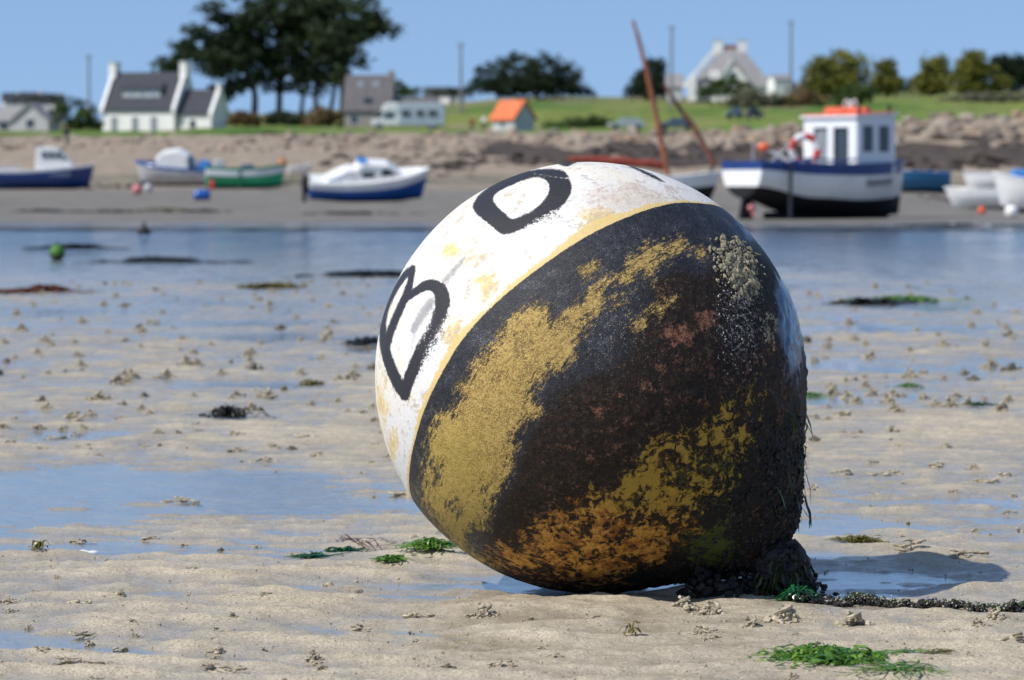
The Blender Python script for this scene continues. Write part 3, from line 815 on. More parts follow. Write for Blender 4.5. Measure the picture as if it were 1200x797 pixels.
    for nm, a in dict(lat=lat, letter=np.clip(letter, -30, 30), grey=np.clip(grey, -30, 30), gold=np.clip(gold, -60, 30), orange=orange, rust=rust, crust=crust, fleck=fleck, sky_gloss=np.clip(sky_gloss, 0, 1), foul=foul,
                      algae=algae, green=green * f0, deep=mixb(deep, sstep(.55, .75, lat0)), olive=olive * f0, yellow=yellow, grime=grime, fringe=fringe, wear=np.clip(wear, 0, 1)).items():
        at = me.attributes.new(nm, 'FLOAT', 'POINT'); at.data.foreach_set('value', np.asarray(a, np.float32))
    me.polygons.foreach_set('use_smooth', np.ones(len(me.polygons), bool))
    me.materials.append(M['buoy']); me.update()
    root = thing('mooring_buoy', 'big weathered round buoy lettered BO, white above, black and gold below, tilted on sand', 'buoy', base)
    ob = bpy.data.objects.new('shell', me); COL.objects.link(ob); ob.parent = root
    return root, Vector(base)
buoy, BB = make_buoy()
def blob_mesh(centres, name, mat, parent, seed=0, nu=6, nv=4, kind='stuff'):
    """many small rough lumps joined in one part; centres: (point, normal, size, squash)"""
    mb = MB(); rr = random.Random(seed)
    for c, n, s, q in centres:
        b = MB().ball((0, 0, 0), (s * rr.uniform(.6, 1.5), s * rr.uniform(.6, 1.2), s * q), nu, nv, wob=.40, seed=rr.random())
        rot = Vector(n).to_track_quat('Z', 'Y').to_matrix() @ Matrix.Rotation(rr.uniform(0, 6.28), 3, 'Z')
        mb.add([rot @ Vector(v) + Vector(c) for v in b.v], b.f)
    o = mb.build(name, mat, parent)
    if kind: o['kind'] = kind
    return o
# barnacles and caked sand below the shoulder
rr = random.Random(3)
cs = []
for i in range(620):
    y = rr.gauss(310, 22); 
    if not 278 < y < 356: continue
    x = 866 + (y - 312) * .25 + rr.gauss(0, 1) * (13 - abs(y - 305) * .14)
    p, n = surf(x, y, .001); cs.append((p - BB, n, rr.choice((.002, .003, .003, .004, .006, .008)) * rr.uniform(.8, 1.3), rr.uniform(.4, .8)))
for i in range(60):
    p, n = surf(rr.gauss(902, 5), rr.gauss(386, 11), .001); cs.append((p - BB, n, rr.uniform(.002, .006), .6))
M['caked'] = plain('caked_sand', (.34, .30, .205), .9, .15, .45, 60, bump=.5, bscale=300)
blob_mesh(cs, 'caked_sand_patch', M['caked'], buoy, 1)
cs = []
for i in range(230):
    x, y = rr.gauss(868, 17), rr.uniform(318, 440)
    p, n = surf(x, y, 0); cs.append((p - BB, n, rr.uniform(.0010, .0030), rr.uniform(.5, 1.0)))
t_ = plain('barnacle_shell', (.34, .32, .28), .55, .4, .5, 90)
blob_mesh(cs, 'barnacle', t_, buoy, 2, 5, 3)
# mussels and growth along the right hand flank and round the mooring end
cs = []
U1 = AX.cross(Vector((0, 0, 1))).normalized(); U2 = AX.cross(U1).normalized()
for i in range(3600):
    phi = abs(rr.gauss(.42, .26)); a = rr.uniform(0, 6.283)
    n = (AX * math.cos(phi) + (U1 * math.cos(a) + U2 * math.sin(a)) * math.sin(phi)).normalized()
    side = n.x * .86 - n.z * .2
    if phi > .50 and n.z > -.15: continue
    if side < .42 + .16 * rr.random() and phi > .30 or side < .62 and phi > .55: continue
    cs.append((BC + n * (bulge(n) + .002) - BB, n, rr.uniform(.0018, .0060) * (1.25 if phi < .4 else .8), rr.uniform(.35, .9)))
M['mussel'] = plain('mussel_and_weed_crust', (.014, .012, .012), .5, .4, .6, 40, bump=.4, bscale=200)
blob_mesh(cs, 'mussel_crust', M['mussel'], buoy, 4)
def ribbon(mb, pts, w, mi=0, roll=0.0, side=None):
    """flat weed blade following pts; w width list or number"""
    n = len(pts); vs = []
    ws = w if hasattr(w, '__len__') else [w * (1 - .75 * abs(2 * i / (n - 1) - 1) ** 3) for i in range(n)]
    for i, p in enumerate(pts):
        d = (Vector(pts[min(i+1, n-1)]) - Vector(pts[max(i-1, 0)]))
        sd = d.cross(side if side else Vector((0, 0, 1)))
        if sd.length < 1e-6: sd = Vector((1, 0, 0))
        sd.normalize()
        sd = (Matrix.Rotation(roll, 3, d.normalized() if d.length > 0 else Vector((0, 0, 1))) @ sd)
        vs += [Vector(p) - sd * ws[i] / 2, Vector(p) + sd * ws[i] / 2]
    mb.add(vs, [(2*i, 2*i+1, 2*i+3, 2*i+2) for i in range(n - 1)], mi)
# hanging weed
mb = MB(); mbg = MB()
for i in range(120):
    phi = rr.uniform(.18, .66); a = rr.uniform(0, 6.283)
    n = (AX * math.cos(phi) + (U1 * math.cos(a) + U2 * math.sin(a)) * math.sin(phi)).normalized()
    if n.x < .70 + .12 * rr.random(): continue
    p = BC + n * (bulge(n) + .004)
    ln = rr.uniform(.03, .095); pts = []; q = Vector(p); v = Vector((n.x * .5, n.y * .5, -1)).normalized()
    for k in range(6):
        pts.append(q - BB); q = q + v * ln / 5 + Vector((rr.gauss(0, .003), rr.gauss(0, .003), 0)); v = (v + Vector((-.10 * n.x, -.10 * n.y, -.3))).normalized()
        m = q - BC; r = bulge(m.normalized()) + .003
        if m.length < r: q = BC + m.normalized() * r
        q.z = max(q.z, .004)
    ribbon(mbg if rr.random() < .33 else mb, pts, rr.uniform(.003, .011), roll=rr.uniform(-.8, .8), side=n)
tag(mb.build('hanging_weed', M['hangweed'], buoy), kind='stuff')
M['hanggreen'] = weedmat('green_hanging_weed', (.03, .06, .008), (.10, .17, .02))
tag(mbg.build('green_weed_fringe', M['hanggreen'], buoy), kind='stuff')
# weed-wrapped mooring eye resting on the sand
EYE = P(915, 667, 8.10)
cs = []
for i in range(520):
    d = Vector((rr.gauss(0, 1), rr.gauss(0, 1), rr.gauss(0, 1))).normalized()
    c = EYE + Vector((d.x * .058, d.y * .06, d.z * .064)) * rr.uniform(.75, 1.08)
    if c.z < .0: continue
    cs.append((c - BB, d, rr.uniform(.006, .017), rr.uniform(.5, .9)))
for i in range(260):
    f = rr.random(); c = EYE + Vector((rr.gauss(.02 + .02 * f, .03), rr.gauss(0, .04), -.02 - .075 * f + rr.gauss(0, .01)))
    c.z = max(c.z, .002); cs.append((c - BB, Vector((0, 0, 1)), rr.uniform(.006, .014), .7))
for i in range(260):
    f = rr.random(); c = EYE + Vector((-.02 - .19 * f + rr.gauss(0, .012), -.02 + rr.gauss(0, .03), -.055 + .01 * f + rr.gauss(0, .02)))
    c.z = max(c.z, .002); cs.append((c - BB, Vector((0, 0, 1)), rr.uniform(.006, .014), .8))
blob_mesh(cs, 'mooring_eye', M['mussel'], buoy, 6, kind=None)
mb = MB()
mb.ring(tuple(EYE - BB + Vector((.03, -.01, -.055))), .034, .010, 'Y', 20, 8)
pass
sh_ = mb.build('shackle', plain('rusty_iron', (.06, .035, .022), .75, .4, .4, 40, bump=.4, bscale=120), buoy, True)

mb = MB()
for i in range(420):
    d = Vector((rr.gauss(0, 1), rr.gauss(0, 1) - .5, rr.gauss(0, 1))).normalized()
    q = EYE + Vector((d.x * .060, d.y * .064, d.z * .064)) if rr.random() < .6 else EYE + Vector((-rr.uniform(0, .22), -.03 + rr.gauss(0, .03), -.03 - rr.uniform(0, .04)))
    v = Vector((d.x * .4 + rr.gauss(0, .3), d.y * .4 + rr.gauss(0, .2), -.7)).normalized(); pts = []; ln = rr.uniform(.025, .07)
    for k in range(6):
        q.z = max(q.z, .006); pts.append(q - BB); q = q + v * ln / 5 + Vector((rr.gauss(0, .002), rr.gauss(0, .002), 0)); v = (v + Vector((0, 0, -.25))).normalized()
    ribbon(mb, pts, rr.uniform(.003, .010), roll=rr.uniform(-1, 1), side=d)
tag(mb.build('eye_weed', M['hangweed'], buoy), kind='stuff')
def weed_tuft(name, label, cat, px, py, spread, n, blade, mat, seed, group=None, rise=.012, wid=(.003, .008), elong=1.0, parent=None, ground=True, lean=0.0):
    """a heap of soft blades lying on the sand"""
    rq = random.Random(seed); o = B3(px, py)
    mb = MB()
    for i in range(n):
        a = rq.uniform(0, 6.283); r = abs(rq.gauss(0, .55)); r = min(r, 1.3)
        x, y = math.cos(a) * r * spread * elong, math.sin(a) * r * spread
        h0 = rise * max(0.05, 1 - r * .7) * rq.uniform(.2, 1.15)
        d = rq.gauss(lean, .9) + (math.pi if rq.random() < .5 else 0)
        pts = []; m = 7; ln = blade * rq.uniform(.5, 1.3); zz = h0
        for k in range(m):
            gz = float(beach_z(o.x + x, o.y + y)) - o.z if ground else 0
            pts.append((x, y, max(gz, -.001 if ground else gz) + .0015 + max(0, zz * math.sin(math.pi * (k + .6) / (m + .2))) + .0012 * rq.random()))
            d += rq.gauss(0, .55); x += math.cos(d) * ln / m; y += math.sin(d) * ln / m
        ribbon(mb, pts, rq.uniform(*wid), roll=rq.uniform(-.45, .45))
    ob = mb.build(name, mat, parent)
    ob.location = o
    return tag(ob, label, cat, group)

# ================================================================== FAR SHORE: boats
def hull_grid(L, B, z_keel, z_sheer, bow_rake=.25, transom=.72, nst=18, nsec=11, full=.55, rocker=.25):
    """returns grid[st][sec] for the port half (y<=0), stern x=-L/2 .. bow x=+L/2"""
    g = []
    for i in range(nst):
        t = i / (nst - 1)
        bt = transom + (1 - transom) * math.sin(math.pi * min(1, t / full) / 2) if t < full else math.cos(math.pi / 2 * ((t - full) / (1 - full)) ** 1.9)
        bt = max(bt, .012) * B / 2
        zk = z_keel(t); zs = z_sheer(t)
        row = []
        fine = sstep(.55, 1.0, t) * .55
        for j in range(nsec):
            s = j / (nsec - 1)
            y = bt * (1 - (1 - s) ** (2.6 - 1.5 * fine)) ** (.85)
            z = zk + (zs - zk) * (s ** (1.25 - .2 * fine))
            x = -L / 2 + L * t + bow_rake * max(0, t - .6) / .4 * s - bow_rake * .5 * max(0, t - .6) / .4
            row.append((x, -y, z))
        g.append(row)
    return g
def hull_band(g, s0, s1, off=0.0):
    mb = MB(); n = len(g)
    def half(sign):
        vs = []; m = s1 - s0 + 1
        for row in g:
            for j in range(s0, s1 + 1):
                x, y, z = row[j]; vs.append((x, (y - off) * sign if y else 0, z))
        fs = [(i*m+j, (i+1)*m+j, (i+1)*m+j+1, i*m+j+1) for i in range(n-1) for j in range(m-1)]
        mb.add(vs, fs if sign > 0 else [f[::-1] for f in fs])
    half(1); half(-1)
    r = g[0]
    a = [(r[j][0] - off, r[j][1], r[j][2]) for j in range(s0, s1 + 1)] ; c = [(x, -y, z) for x, y, z in a]
    m = len(a)
    mb.add(a + c, [(j, j+1, m+j+1, m+j) for j in range(m-1)])
    return mb
def rail(g, r, j=-1, n=6, mat=None, sink=0.0):
    mb = MB()
    a = [(x, y, z - sink) for x, y, z in [row[j] for row in g]]
    b = [(x, -y, z) for x, y, z in a][::-1]
    mb.tube(a + b, r, n); mb.tube([a[0], b[-1]], r, n)
    return mb
def deck(g, j, drop=0.0):
    mb = MB(); vs = []
    for row in g:
        x, y, z = row[j]; vs += [(x, y * .97, z - drop), (x, -y * .97, z - drop)]
    mb.add(vs, [(2*i, 2*i+2, 2*i+3, 2*i+1) for i in range(len(g)-1)])
    return mb
def scribble(mb, x0, x1, y, z, h, seed, nrm=(0, -1, 0), n=7):
    """illegible painted lettering: short dark strokes"""
    q = random.Random(seed)
    for i in range(n):
        x = x0 + (x1 - x0) * (i + .5) / n; w = (x1 - x0) / n
        mb.box((x - w*.25, y, z), (w*.18, .012, h)); mb.box((x + w*.1, y, z + h * q.choice((-.4, 0, .4))), (w*.4, .012, h*.18))
SCL = lambda Y: Y / F          # metres per photo pixel at distance Y

# --- fishing boat, right
Y = 96.0
YB = ground_at(970, 256.5) + .8
ORG = L3(964, YB, -.02)
fb = thing('fishing_boat', 'white fishing boat with blue gunwale and white wheelhouse aground on the right', 'fishing boat', ORG, R_(41))
fb.scale = (YB / Y,) * 3
g = hull_grid(6.1, 2.4, lambda t: .04 + .10 * sstep(.6, .3, t) + .42 * sstep(.30, 0, t) + .08 * sstep(.85, 1, t), lambda t: 1.36 + .16 * (1 - t) ** 2 + .22 * t * t, .20, .62, 24, 13, .42)
hull_band(g, 0, 5).build('bottom', M['antifoul'], fb, True)
hull_band(g, 5, 10, .004).build('topsides', M['bwhite'], fb, True)
hull_band(g, 10, 12, .012).build('bulwark', M['bnavy'], fb, True)
rail(g, .035).build('gunwale', M['bnavy'], fb)
deck(g, 9).build('deck', M['bgrey'], fb)
kb = MB(); kb.prism([(-2.2, -.02), (2.45, .0), (2.72, .35), (2.65, .4), (-1.7, .22), (-2.2, .2)], -.05, .05); kb.build('keel', M['antifoul'], fb)
rb = MB(); rb.prism([(-3.15, .02), (-2.65, .02), (-2.70, .70), (-2.98, .70)], -.04, .04); rud = rb.build('rudder', M['antifoul'], fb)
pb = MB(); pb.ball((-2.82, -.14, .32), (.11, .11, .11))
for k in range(3): pb.box((-2.82, -.14 + .12 * math.cos(2.1*k), .30 + .12 * math.sin(2.1*k)), (.03, .10, .16))
pb.build('propeller', M['pink'], fb)
lb = MB(); lb.tube([(-2.30, -1.06, 1.45), (-2.33, -1.08, .0)], .05, 6); lb.build('beaching_leg', M['cardark'], fb)
# wheelhouse (forward half)
wx0, wx1, wy, wz0, wz1 = .29, 1.74, .98, 1.22, 2.76
def frame_wall(axis, fixed, lo, hi, z0, z1, holes, mat, parent, th=.05):
    """wall with real openings: solid pieces round rectangular holes [(a0,a1,b0,b1)] (one row)"""
    mb = MB(); holes = sorted(holes); cur = lo
    def piece(a0, a1, b0, b1):
        if a1 - a0 < 1e-4 or b1 - b0 < 1e-4: return
        if axis == 'x': mb.box(((a0+a1)/2, fixed, (b0+b1)/2), (a1-a0, th, b1-b0))
        else: mb.box((fixed, (a0+a1)/2, (b0+b1)/2), (th, a1-a0, b1-b0))
    for a0, a1, b0, b1 in holes:
        piece(cur, a0, z0, z1); piece(a0, a1, z0, b0); piece(a0, a1, b1, z1); cur = a1
    piece(cur, hi, z0, z1)
    return mb.build('wall', mat, parent)
M['wheelhouse'] = plain('wheelhouse_paint', (.74, .76, .78), .45, .4, .05, 2)
wa = frame_wall('y', wx0, -wy, wy, wz0, wz1, [(-.68, -.12, wz0 + .14, wz1 - .30), (.10, .62, wz0 + .10, wz1 - .30)], M['wheelhouse'], fb)
for s in (-1, 1):
    frame_wall('x', s * wy, wx0 + .026, wx1 - .026, wz0, wz1, [(.48, .90, wz0 + .58, wz1 - .26), (1.10, 1.52, wz0 + .58, wz1 - .26)], M['wheelhouse'], fb)
frame_wall('y', wx1, -wy, wy, wz0, wz1, [(-.80, -.08, wz0 + .62, wz1 - .24), (.08, .80, wz0 + .62, wz1 - .24)], M['wheelhouse'], fb)
gb = MB().box((wx0 + .06, -.40, wz0 + .68), (.01, .56, 1.10)); gb.build('window', M['glassdark'], fb)
MB().box((wx0 + .06, .36, wz0 + .66), (.012, .52, 1.14)).build('door', M['shutter'], fb)
for s in (-1, 1):
    for x in (.69, 1.31): MB().box((x, s * (wy - .03), wz0 + .93), (.42, .01, .70)).build('window', M['glassdark'], fb)
rf = MB().box(((wx0 + wx1) / 2, 0, wz1 + .03), (wx1 - wx0 + .22, wy * 2 + .16, .06), ry=R_(-3)).build('roof', M['wheelhouse'], fb)
MB().box(((wx0 + wx1) / 2, 0, wz1 + .075), (wx1 - wx0 + .1, wy * 2 + .02, .03), ry=R_(-3)).build('roof_edge', M['orangered'], fb)
mb = MB()
for x, y, s in ((.55, -.1, .22), (.95, .15, .24), (1.25, -.25, .20), (.85, .45, .2), (.7, -.45, .2)): mb.box((x, y, wz1 + .16), (s * 2.2, s * 1.8, .17), .4, .85)
mb.build('liferaft_pack', M['orangered'], fb)
MB().tube([(1.75, -.75, wz1 - .1), (1.77, -.75, wz1 + .32)], .05, 6).build('exhaust_pipe', M['black'], fb)
mb = MB(); mb.ring((1.0, .1, wz1 + .34), .10, .02, 'X', 12, 5); mb.ring((1.0, -.18, wz1 + .34), .10, .02, 'X', 12, 5); mb.tube([(1.0, -.04, wz1 + .1), (1.0, -.04, wz1 + .42)], .02, 5); mb.build('roof_lamp', M['bwhite'], fb)
nm = MB(); 
q = random.Random(5)
for i in range(8):
    t = .58 + .20 * i / 8; k = int(t * 23); x, y, z = g[k][9]; x2, y2, z2 = g[k + 1][9]
    f = t * 23 - k; x, y, z = x + (x2-x)*f, y + (y2-y)*f, z + (z2-z)*f
    nm.box((x, y - .035, z - .08), (.05, .012, .20), math.atan2(y2 - y, x2 - x + 1e-6)); nm.box((x + .05, y - .032, z - .08 + q.choice((-.07, 0, .07))), (.08, .012, .05), math.atan2(y2 - y, x2 - x + 1e-6))
nm.build('painted_name', M['lettergrey'], fb)
mb = MB()
for k in range(8): pass
MB().tube([(-2.6, -.55, 1.45), (-2.05, -.8, 2.0)], .03, 5).build('stanchion', M['grey'], fb)
MB().tube([(-2.35, .3, 1.4), (-2.3, .32, 1.95), (-1.9, .5, 1.98)], .025, 5).build('stanchion', M['grey'], fb)
q = random.Random(3)
for k in range(9): MB().box((q.uniform(-1.9, -.2), q.uniform(-.7, .7), 1.22 + q.uniform(0, .15)), (q.uniform(.2, .45), q.uniform(.2, .4), q.uniform(.25, .5)), q.uniform(0, 3)).build('fish_box', M[q.choice(('carblue', 'bgrey', 'red', 'bnavy'))], fb)
MB().tube([(2.5, 0, 1.6), (1.7, .0, wz1 + .1)], .012, 4).build('stay', M['black'], fb)
MB().tube([(-2.2, -.9, 1.5), (-1.5, -1.05, 1.62), (-.6, -1.08, 1.55), (.2, -1.1, 1.6)], .03, 5).build('rail', M['bnavy'], fb)
# lifebuoy, hung on the bulwark
M4 = fb.matrix_basis
def on(root, v): return root.location + root.rotation_euler.to_matrix() @ (Vector(v) * root.scale.x)
lp = on(fb, (-.75, -.05, 1.86))
lbuoy = thing('lifebuoy', 'red and white ring lifebuoy standing on the white fishing boat behind its wheelhouse', 'lifebuoy', lp, R_(5))
for k in range(8):
    MB().ring((0, 0, 0), .33, .085, 'Y', 5, 8, math.pi/4*k, math.pi/4*(k+1)).build('red_quarter' if k % 2 else 'white_quarter', M['red' if k % 2 else 'whitecloth'], lbuoy, True)
dp = on(fb, (-1.75, -.3, 1.72))
db = thing('dan_buoy', 'orange topped marker pole leaning over the stern of the white fishing boat', 'marker pole', dp, R_(-5))
MB().tube([(-.55, 0, .18), (.6, 0, -.42)], .05, 6).build('pole', M['bgrey'], db); MB().ball((-.52, 0, .18), (.16, .11, .11)).build('float', M['orangered'], db)

def fender(name, label, cat, px, py, Y, r, mat, squash=1.0, eye=True):
    r = r / Y * ground_at(px, py + r / Y * F * squash * .9); Y = ground_at(px, py + r / Y * F * squash * .9)
    X = (px - 600) / F * Y
    o = thing(name, label, cat, (X, Y, float(land_z(X, Y)) + r * squash * .92))
    MB().ball((0, 0, 0), (r, r, r * squash), 16, 10).build('float', mat, o, True)
    if eye: MB().ring((0, 0, r * squash + r * .1), r * .18, r * .07, 'Y', 10, 5).build('eye', M['black'], o)
    return o
# --- blue cuddy boat far left
def cuddy(name, label, loc, rz, L, B, zs, hullm, topm, cabin, rx=0, windows=2, canopy=None, bottom=None, lett=None):
    o = thing(name, label, 'boat', loc, rz, None, rx)
    g = hull_grid(L, B, lambda t: .02 + .06 * sstep(.8, 1, t), lambda t: zs * (.82 + .05 * (1 - t) + .38 * t ** 2.2), .30, .82, 18, 12, .5)
    hull_band(g, 0, 2).build('bottom', bottom or M['antifoul'], o, True)
    hull_band(g, 2, 10, .004).build('topsides', hullm, o, True)
    hull_band(g, 10, 11, .010).build('bulwark', topm, o, True)
    rail(g, .035).build('gunwale', topm, o)
    deck(g, 10, .02).build('deck', M['bwhite'], o)
    return o, g
Y = 172.0; mpp = SCL(Y)
loc = L3(52, Y); loc.z = P(52, 222, Y).z
o, g = cuddy('cabin_boat', 'blue hulled boat with white cabin aground at the far left', loc, R_(4), 112 * mpp, 1.9, 1.02, M['bnavy'], M['bwhite'], None)
seat(o, 52, 222, Y)
cab = MB().prism([(-.35, .85), (1.45, .95), (1.35, 1.35), (.75, 1.95), (.45, 2.05), (-.30, 2.02)], -.62, .62); cabo = cab.build('cabin', M['bwhite'], o, bevel=.05)
for x in (-.02, .30, .62): MB().prism([(x, 1.50), (x + .24, 1.50), (x + .22, 1.80), (x + .02, 1.80)], -.655, -.635).build('window', M['glassdark'], o)
MB().prism([(.95, 1.45), (1.2, 1.42), (.92, 1.72)], -.655, -.635).build('window', M['glassdark'], o)
MB().box((-1.6, 0, 1.0), (.9, .8, .25)).build('engine_box', M['bgrey'], o); MB().box((-2.35, .1, .95), (.25, .35, .6)).build('outboard', M['bgrey'], o)
mb = MB(); scribble(mb, .35, 1.35, -.93, .72, .16, 3); mb.build('painted_name', M['vanpale'], o)
fender('mooring_float', 'red and pink ball float on the sand left of the grey boat', 'float', 161, 223, 168, .25, M['pink'])
fender('mooring_float', 'white ball float on the sand between pink float and grey boat', 'float', 174, 221, 169.5, .22, M['bgrey'])
fender('mooring_float', 'dark grey float behind the pink float beside the grey boat', 'float', 168, 213, 174, .22, M['lettergrey'])
# --- grey and blue boat with a white canopy
Y = 176.0; mpp = SCL(Y)
loc = L3(207, Y); loc.z = P(207, 218, Y).z
o, g = cuddy('open_boat', 'pale grey boat with blue top strake and white canopy aground beside the green boat', loc, R_(176), 88 * mpp, 1.7, 1.05, M['bgrey'], M['bblue'], None, rx=R_(-7))
seat(o, 207, 218, Y)
cab = MB().prism([(-.75, .9), (.75, .95), (.95, 1.35), (.65, 1.72), (-.20, 1.86), (-.75, 1.55)], -.55, .55); cab.build('canopy', M['bwhite'], o, bevel=.12)
MB().prism([(-1.0, .9), (-.74, .9), (-.74, 1.5), (-.92, 1.25)], -.5, .5).build('windscreen', M['glassdark'], o)
MB().box((-1.45, 0, 1.05), (.5, .6, .4)).build('engine_box', M['bsky'], o)
# --- green boat
Y = 171.0; mpp = SCL(Y)
loc = L3(288, Y); loc.z = P(288, 221, Y).z
o = thing('green_boat', 'green open boat with a white band round the hull aground left of centre', 'boat', loc, R_(8))
seat(o, 288, 221.5, Y)
g = hull_grid(90 * mpp, 1.6, lambda t: .03 + .05 * sstep(.8, 1, t), lambda t: 1.02 - .10 * math.sin(math.pi * t * .9) + .22 * t ** 3, .25, .85, 18, 13, .5)
hull_band(g, 0, 2).build('bottom', M['antifoul'], o, True); hull_band(g, 2, 8, .004).build('lower_hull', M['bgreen'], o, True)
hull_band(g, 8, 11, .008).build('white_band', M['bwhite'], o, True); hull_band(g, 11, 12, .012).build('top_strake', M['bgreen'], o, True)
rail(g, .035).build('gunwale', M['bgreen2'], o); deck(g, 9).build('floor_boards', M['bgreen2'], o)
MB().box((-1.25, 0, 1.12), (.55, .5, .55), 0, .8).build('outboard', M['bgrey'], o, bevel=.06)
MB().box((.1, .1, 1.02), (.75, .7, .28), 0, .8).build('folded_tarpaulin', M['carblue'], o, bevel=.05); MB().box((-.45, 0, .98), (.25, 1.2, .05)).build('thwart', M['bgreen'], o)
MB().tube([(-.32, -.8, 1.0), (-.33, -.82, .05)], .05, 6).build('beaching_leg', M['bgreen2'], o)
bb = thing('blue_barrel', 'bright blue plastic barrel lying on the sand below the green boat', 'barrel', P(237, 235, 166) + Vector((0, 0, .25)))
seat(bb, 237, 235, 166)
mb = MB(); mb.tube([(-.37, 0, 0), (-.34, 0, 0), (-.1, 0, 0), (.1, 0, 0), (.34, 0, 0), (.37, 0, 0)], [.2, .24, .26, .26, .24, .2], 14); mb.build('drum', M['bblue'], bb, True)
for x in (-.13, .13): MB().ring((x, 0, 0), .262, .018, 'X', 16, 5).build('hoop', M['bblue'], bb)
c = P(249, 222, 168); q = thing('small_red_fender', 'small red fender on the sand at the stern of the green boat', 'fender', (c.x, 168, c.z)); seat(q, 249, 228, 168); q.location.z += .2; MB().ball((0, 0, 0), (.12, .12, .26), 12, 8).build('float', M['red'], q, True); MB().ring((0, 0, .29), .04, .015).build('eye', M['black'], q)
# --- things half hidden behind the green boat
Y = 186.0
loc = L3(352, Y); loc.z = P(352, 205, Y).z
o, g = cuddy('white_dinghy', 'small white dinghy on the sand between the green boat and the blue white cruiser', loc, R_(10), 1.15, .7, .5, M['bwhite'], M['bwhite'], None); seat(o, 352, 205, Y); MB().box((0, 0, .5), (.2, .8, .03)).build('thwart', M['bgrey'], o)
c = P(331, 190, 180); q = thing('orange_float', 'small orange float propped behind the bow of the green boat', 'float', (c.x, 180, c.z - .1)); MB().ball((0, 0, 0), (.22, .2, .32), 12, 8).build('float', plain('faded_orange', (.50, .20, .08), .6), q, True); MB().ring((0, 0, .36), .05, .02).build('eye', M['black'], q)
# --- blue and white cruiser, heeled towards us
Y = 152.0; mpp = SCL(Y)
loc = L3(430, Y); loc.z = P(430, 238, Y).z + .02
o = thing('cabin_cruiser', 'white cabin cruiser with bright blue lower hull heeled over on the sand', 'boat', loc, R_(9), None, R_(13))
L_ = 4.95
seat(o, 430, 237.5, Y)
g = hull_grid(L_, 2.05, lambda t: .05 + .14 * sstep(.75, 1, t) + .10 * sstep(.35, 0, t), lambda t: 1.02 - .06 * math.sin(math.pi * t) + .48 * t ** 2.0, .34, .78, 20, 13, .5)
hull_band(g, 0, 2).build('bottom', M['antifoul'], o, True); hull_band(g, 2, 9, .003).build('lower_hull', M['bblue'], o, True); hull_band(g, 9, 12, .008).build('upper_hull', M['bwhite'], o, True)
rail(g, .04).build('gunwale', M['bwhite'], o); deck(g, 12, .01).build('deck', M['bwhite'], o)
cab = MB().prism([(-.60, .95), (1.60, 1.10), (1.25, 1.50), (.80, 1.76), (-.30, 1.82), (-.60, 1.55)], -.62, .62); cab.build('cabin', M['bwhite'], o, bevel=.09)
cp = MB().prism([(-1.85, .95), (-.61, .95), (-.61, 1.55), (-1.0, 1.50), (-1.7, 1.14)], -.62, .62); cp.build('cockpit_cover', M['bwhite'], o, bevel=.06)
MB().box((-.25, 0, 1.84), (.42, 1.05, .03)).build('hatch_stripe', M['bsky'], o); MB().box((-1.45, -.45, 1.13), (.55, .35, .05)).build('seat_cushion', M['bsky'], o)
MB().prism([(-.30, 1.22), (.25, 1.24), (.20, 1.46), (-.28, 1.45)], -.650, -.632).build('window', M['glassdark'], o); MB().prism([(.50, 1.28), (1.15, 1.34), (.85, 1.58), (.55, 1.56)], -.650, -.632).build('window', M['glassdark'], o)
MB().box((-2.6, 0, .80), (.35, .38, .75), 0, .85).build('outboard', M['black'], o, bevel=.05); MB().box((-2.66, 0, .25), (.16, .10, .6)).build('outboard_leg', M['black'], o)
# --- old gaff boat half hidden by the buoy
Y = 122.0; mpp = SCL(Y)
loc = L3(765, Y); loc = L3(765, Y)
o = thing('gaff_boat', 'old sailing boat with leaning brown mast and furled tan sail, hidden behind the buoy', 'sailing boat', loc, R_(3), None, R_(0))
g = hull_grid(4.2, 1.6, lambda t: .05, lambda t: .92 + .30 * t * t, .5, .6, 18, 12, .5)
hull_band(g, 0, 7).build('bottom', M['antifoul'], o, True); hull_band(g, 7, 11, .004).build('topsides', M['bwhite'], o, True); rail(g, .035).build('gunwale', M['bwhite'], o); deck(g, 10).build('deck', M['bgrey'], o)
w2l = lambda v: v - loc if True else v
def ly(px, py, dy=0.0):
    v = P(px, py, Y + dy) - loc
    return Vector((v.x * math.cos(R_(3)) + v.y * math.sin(R_(3)), -v.x * math.sin(R_(3)) + v.y * math.cos(R_(3)), v.z))
MB().tube([ly(783, 207), ly(770, 140), ly(757, 80), ly(742, 24)], [.10, .095, .08, .05], 8).build('mast', M['rustwood'], o)
MB().tube([ly(838, 193, .6), ly(815, 152, .6), ly(797, 128, .6), ly(777, 97, .6)], [.10, .10, .085, .05], 8).build('gaff', plain('worn_gaff', (.19, .075, .05), .7, .3, .4, 3), o)
MB().tube([ly(782, 199, .1), ly(720, 190, .1), ly(664, 186, .1)], [.06, .06, .05], 6).build('boom', M['rustwood'], o)
mb = MB(); q = random.Random(2)
mb.tube([ly(780 - i * 7, 193 - i * .45 + q.uniform(-1, 1), .1) for i in range(17)], [.09 + .07 * math.sin(.4 + i * .165) + q.uniform(-.015, .015) for i in range(17)], 8); mb.build('furled_sail', M['tansail'], o, True)
mb = MB(); mb.tube([ly(838, 193, .6), ly(830, 205, .4)], .05); mb.tube([ly(742, 24), ly(815, 199)], .008, 4); mb.build('rigging', M['black'], o)
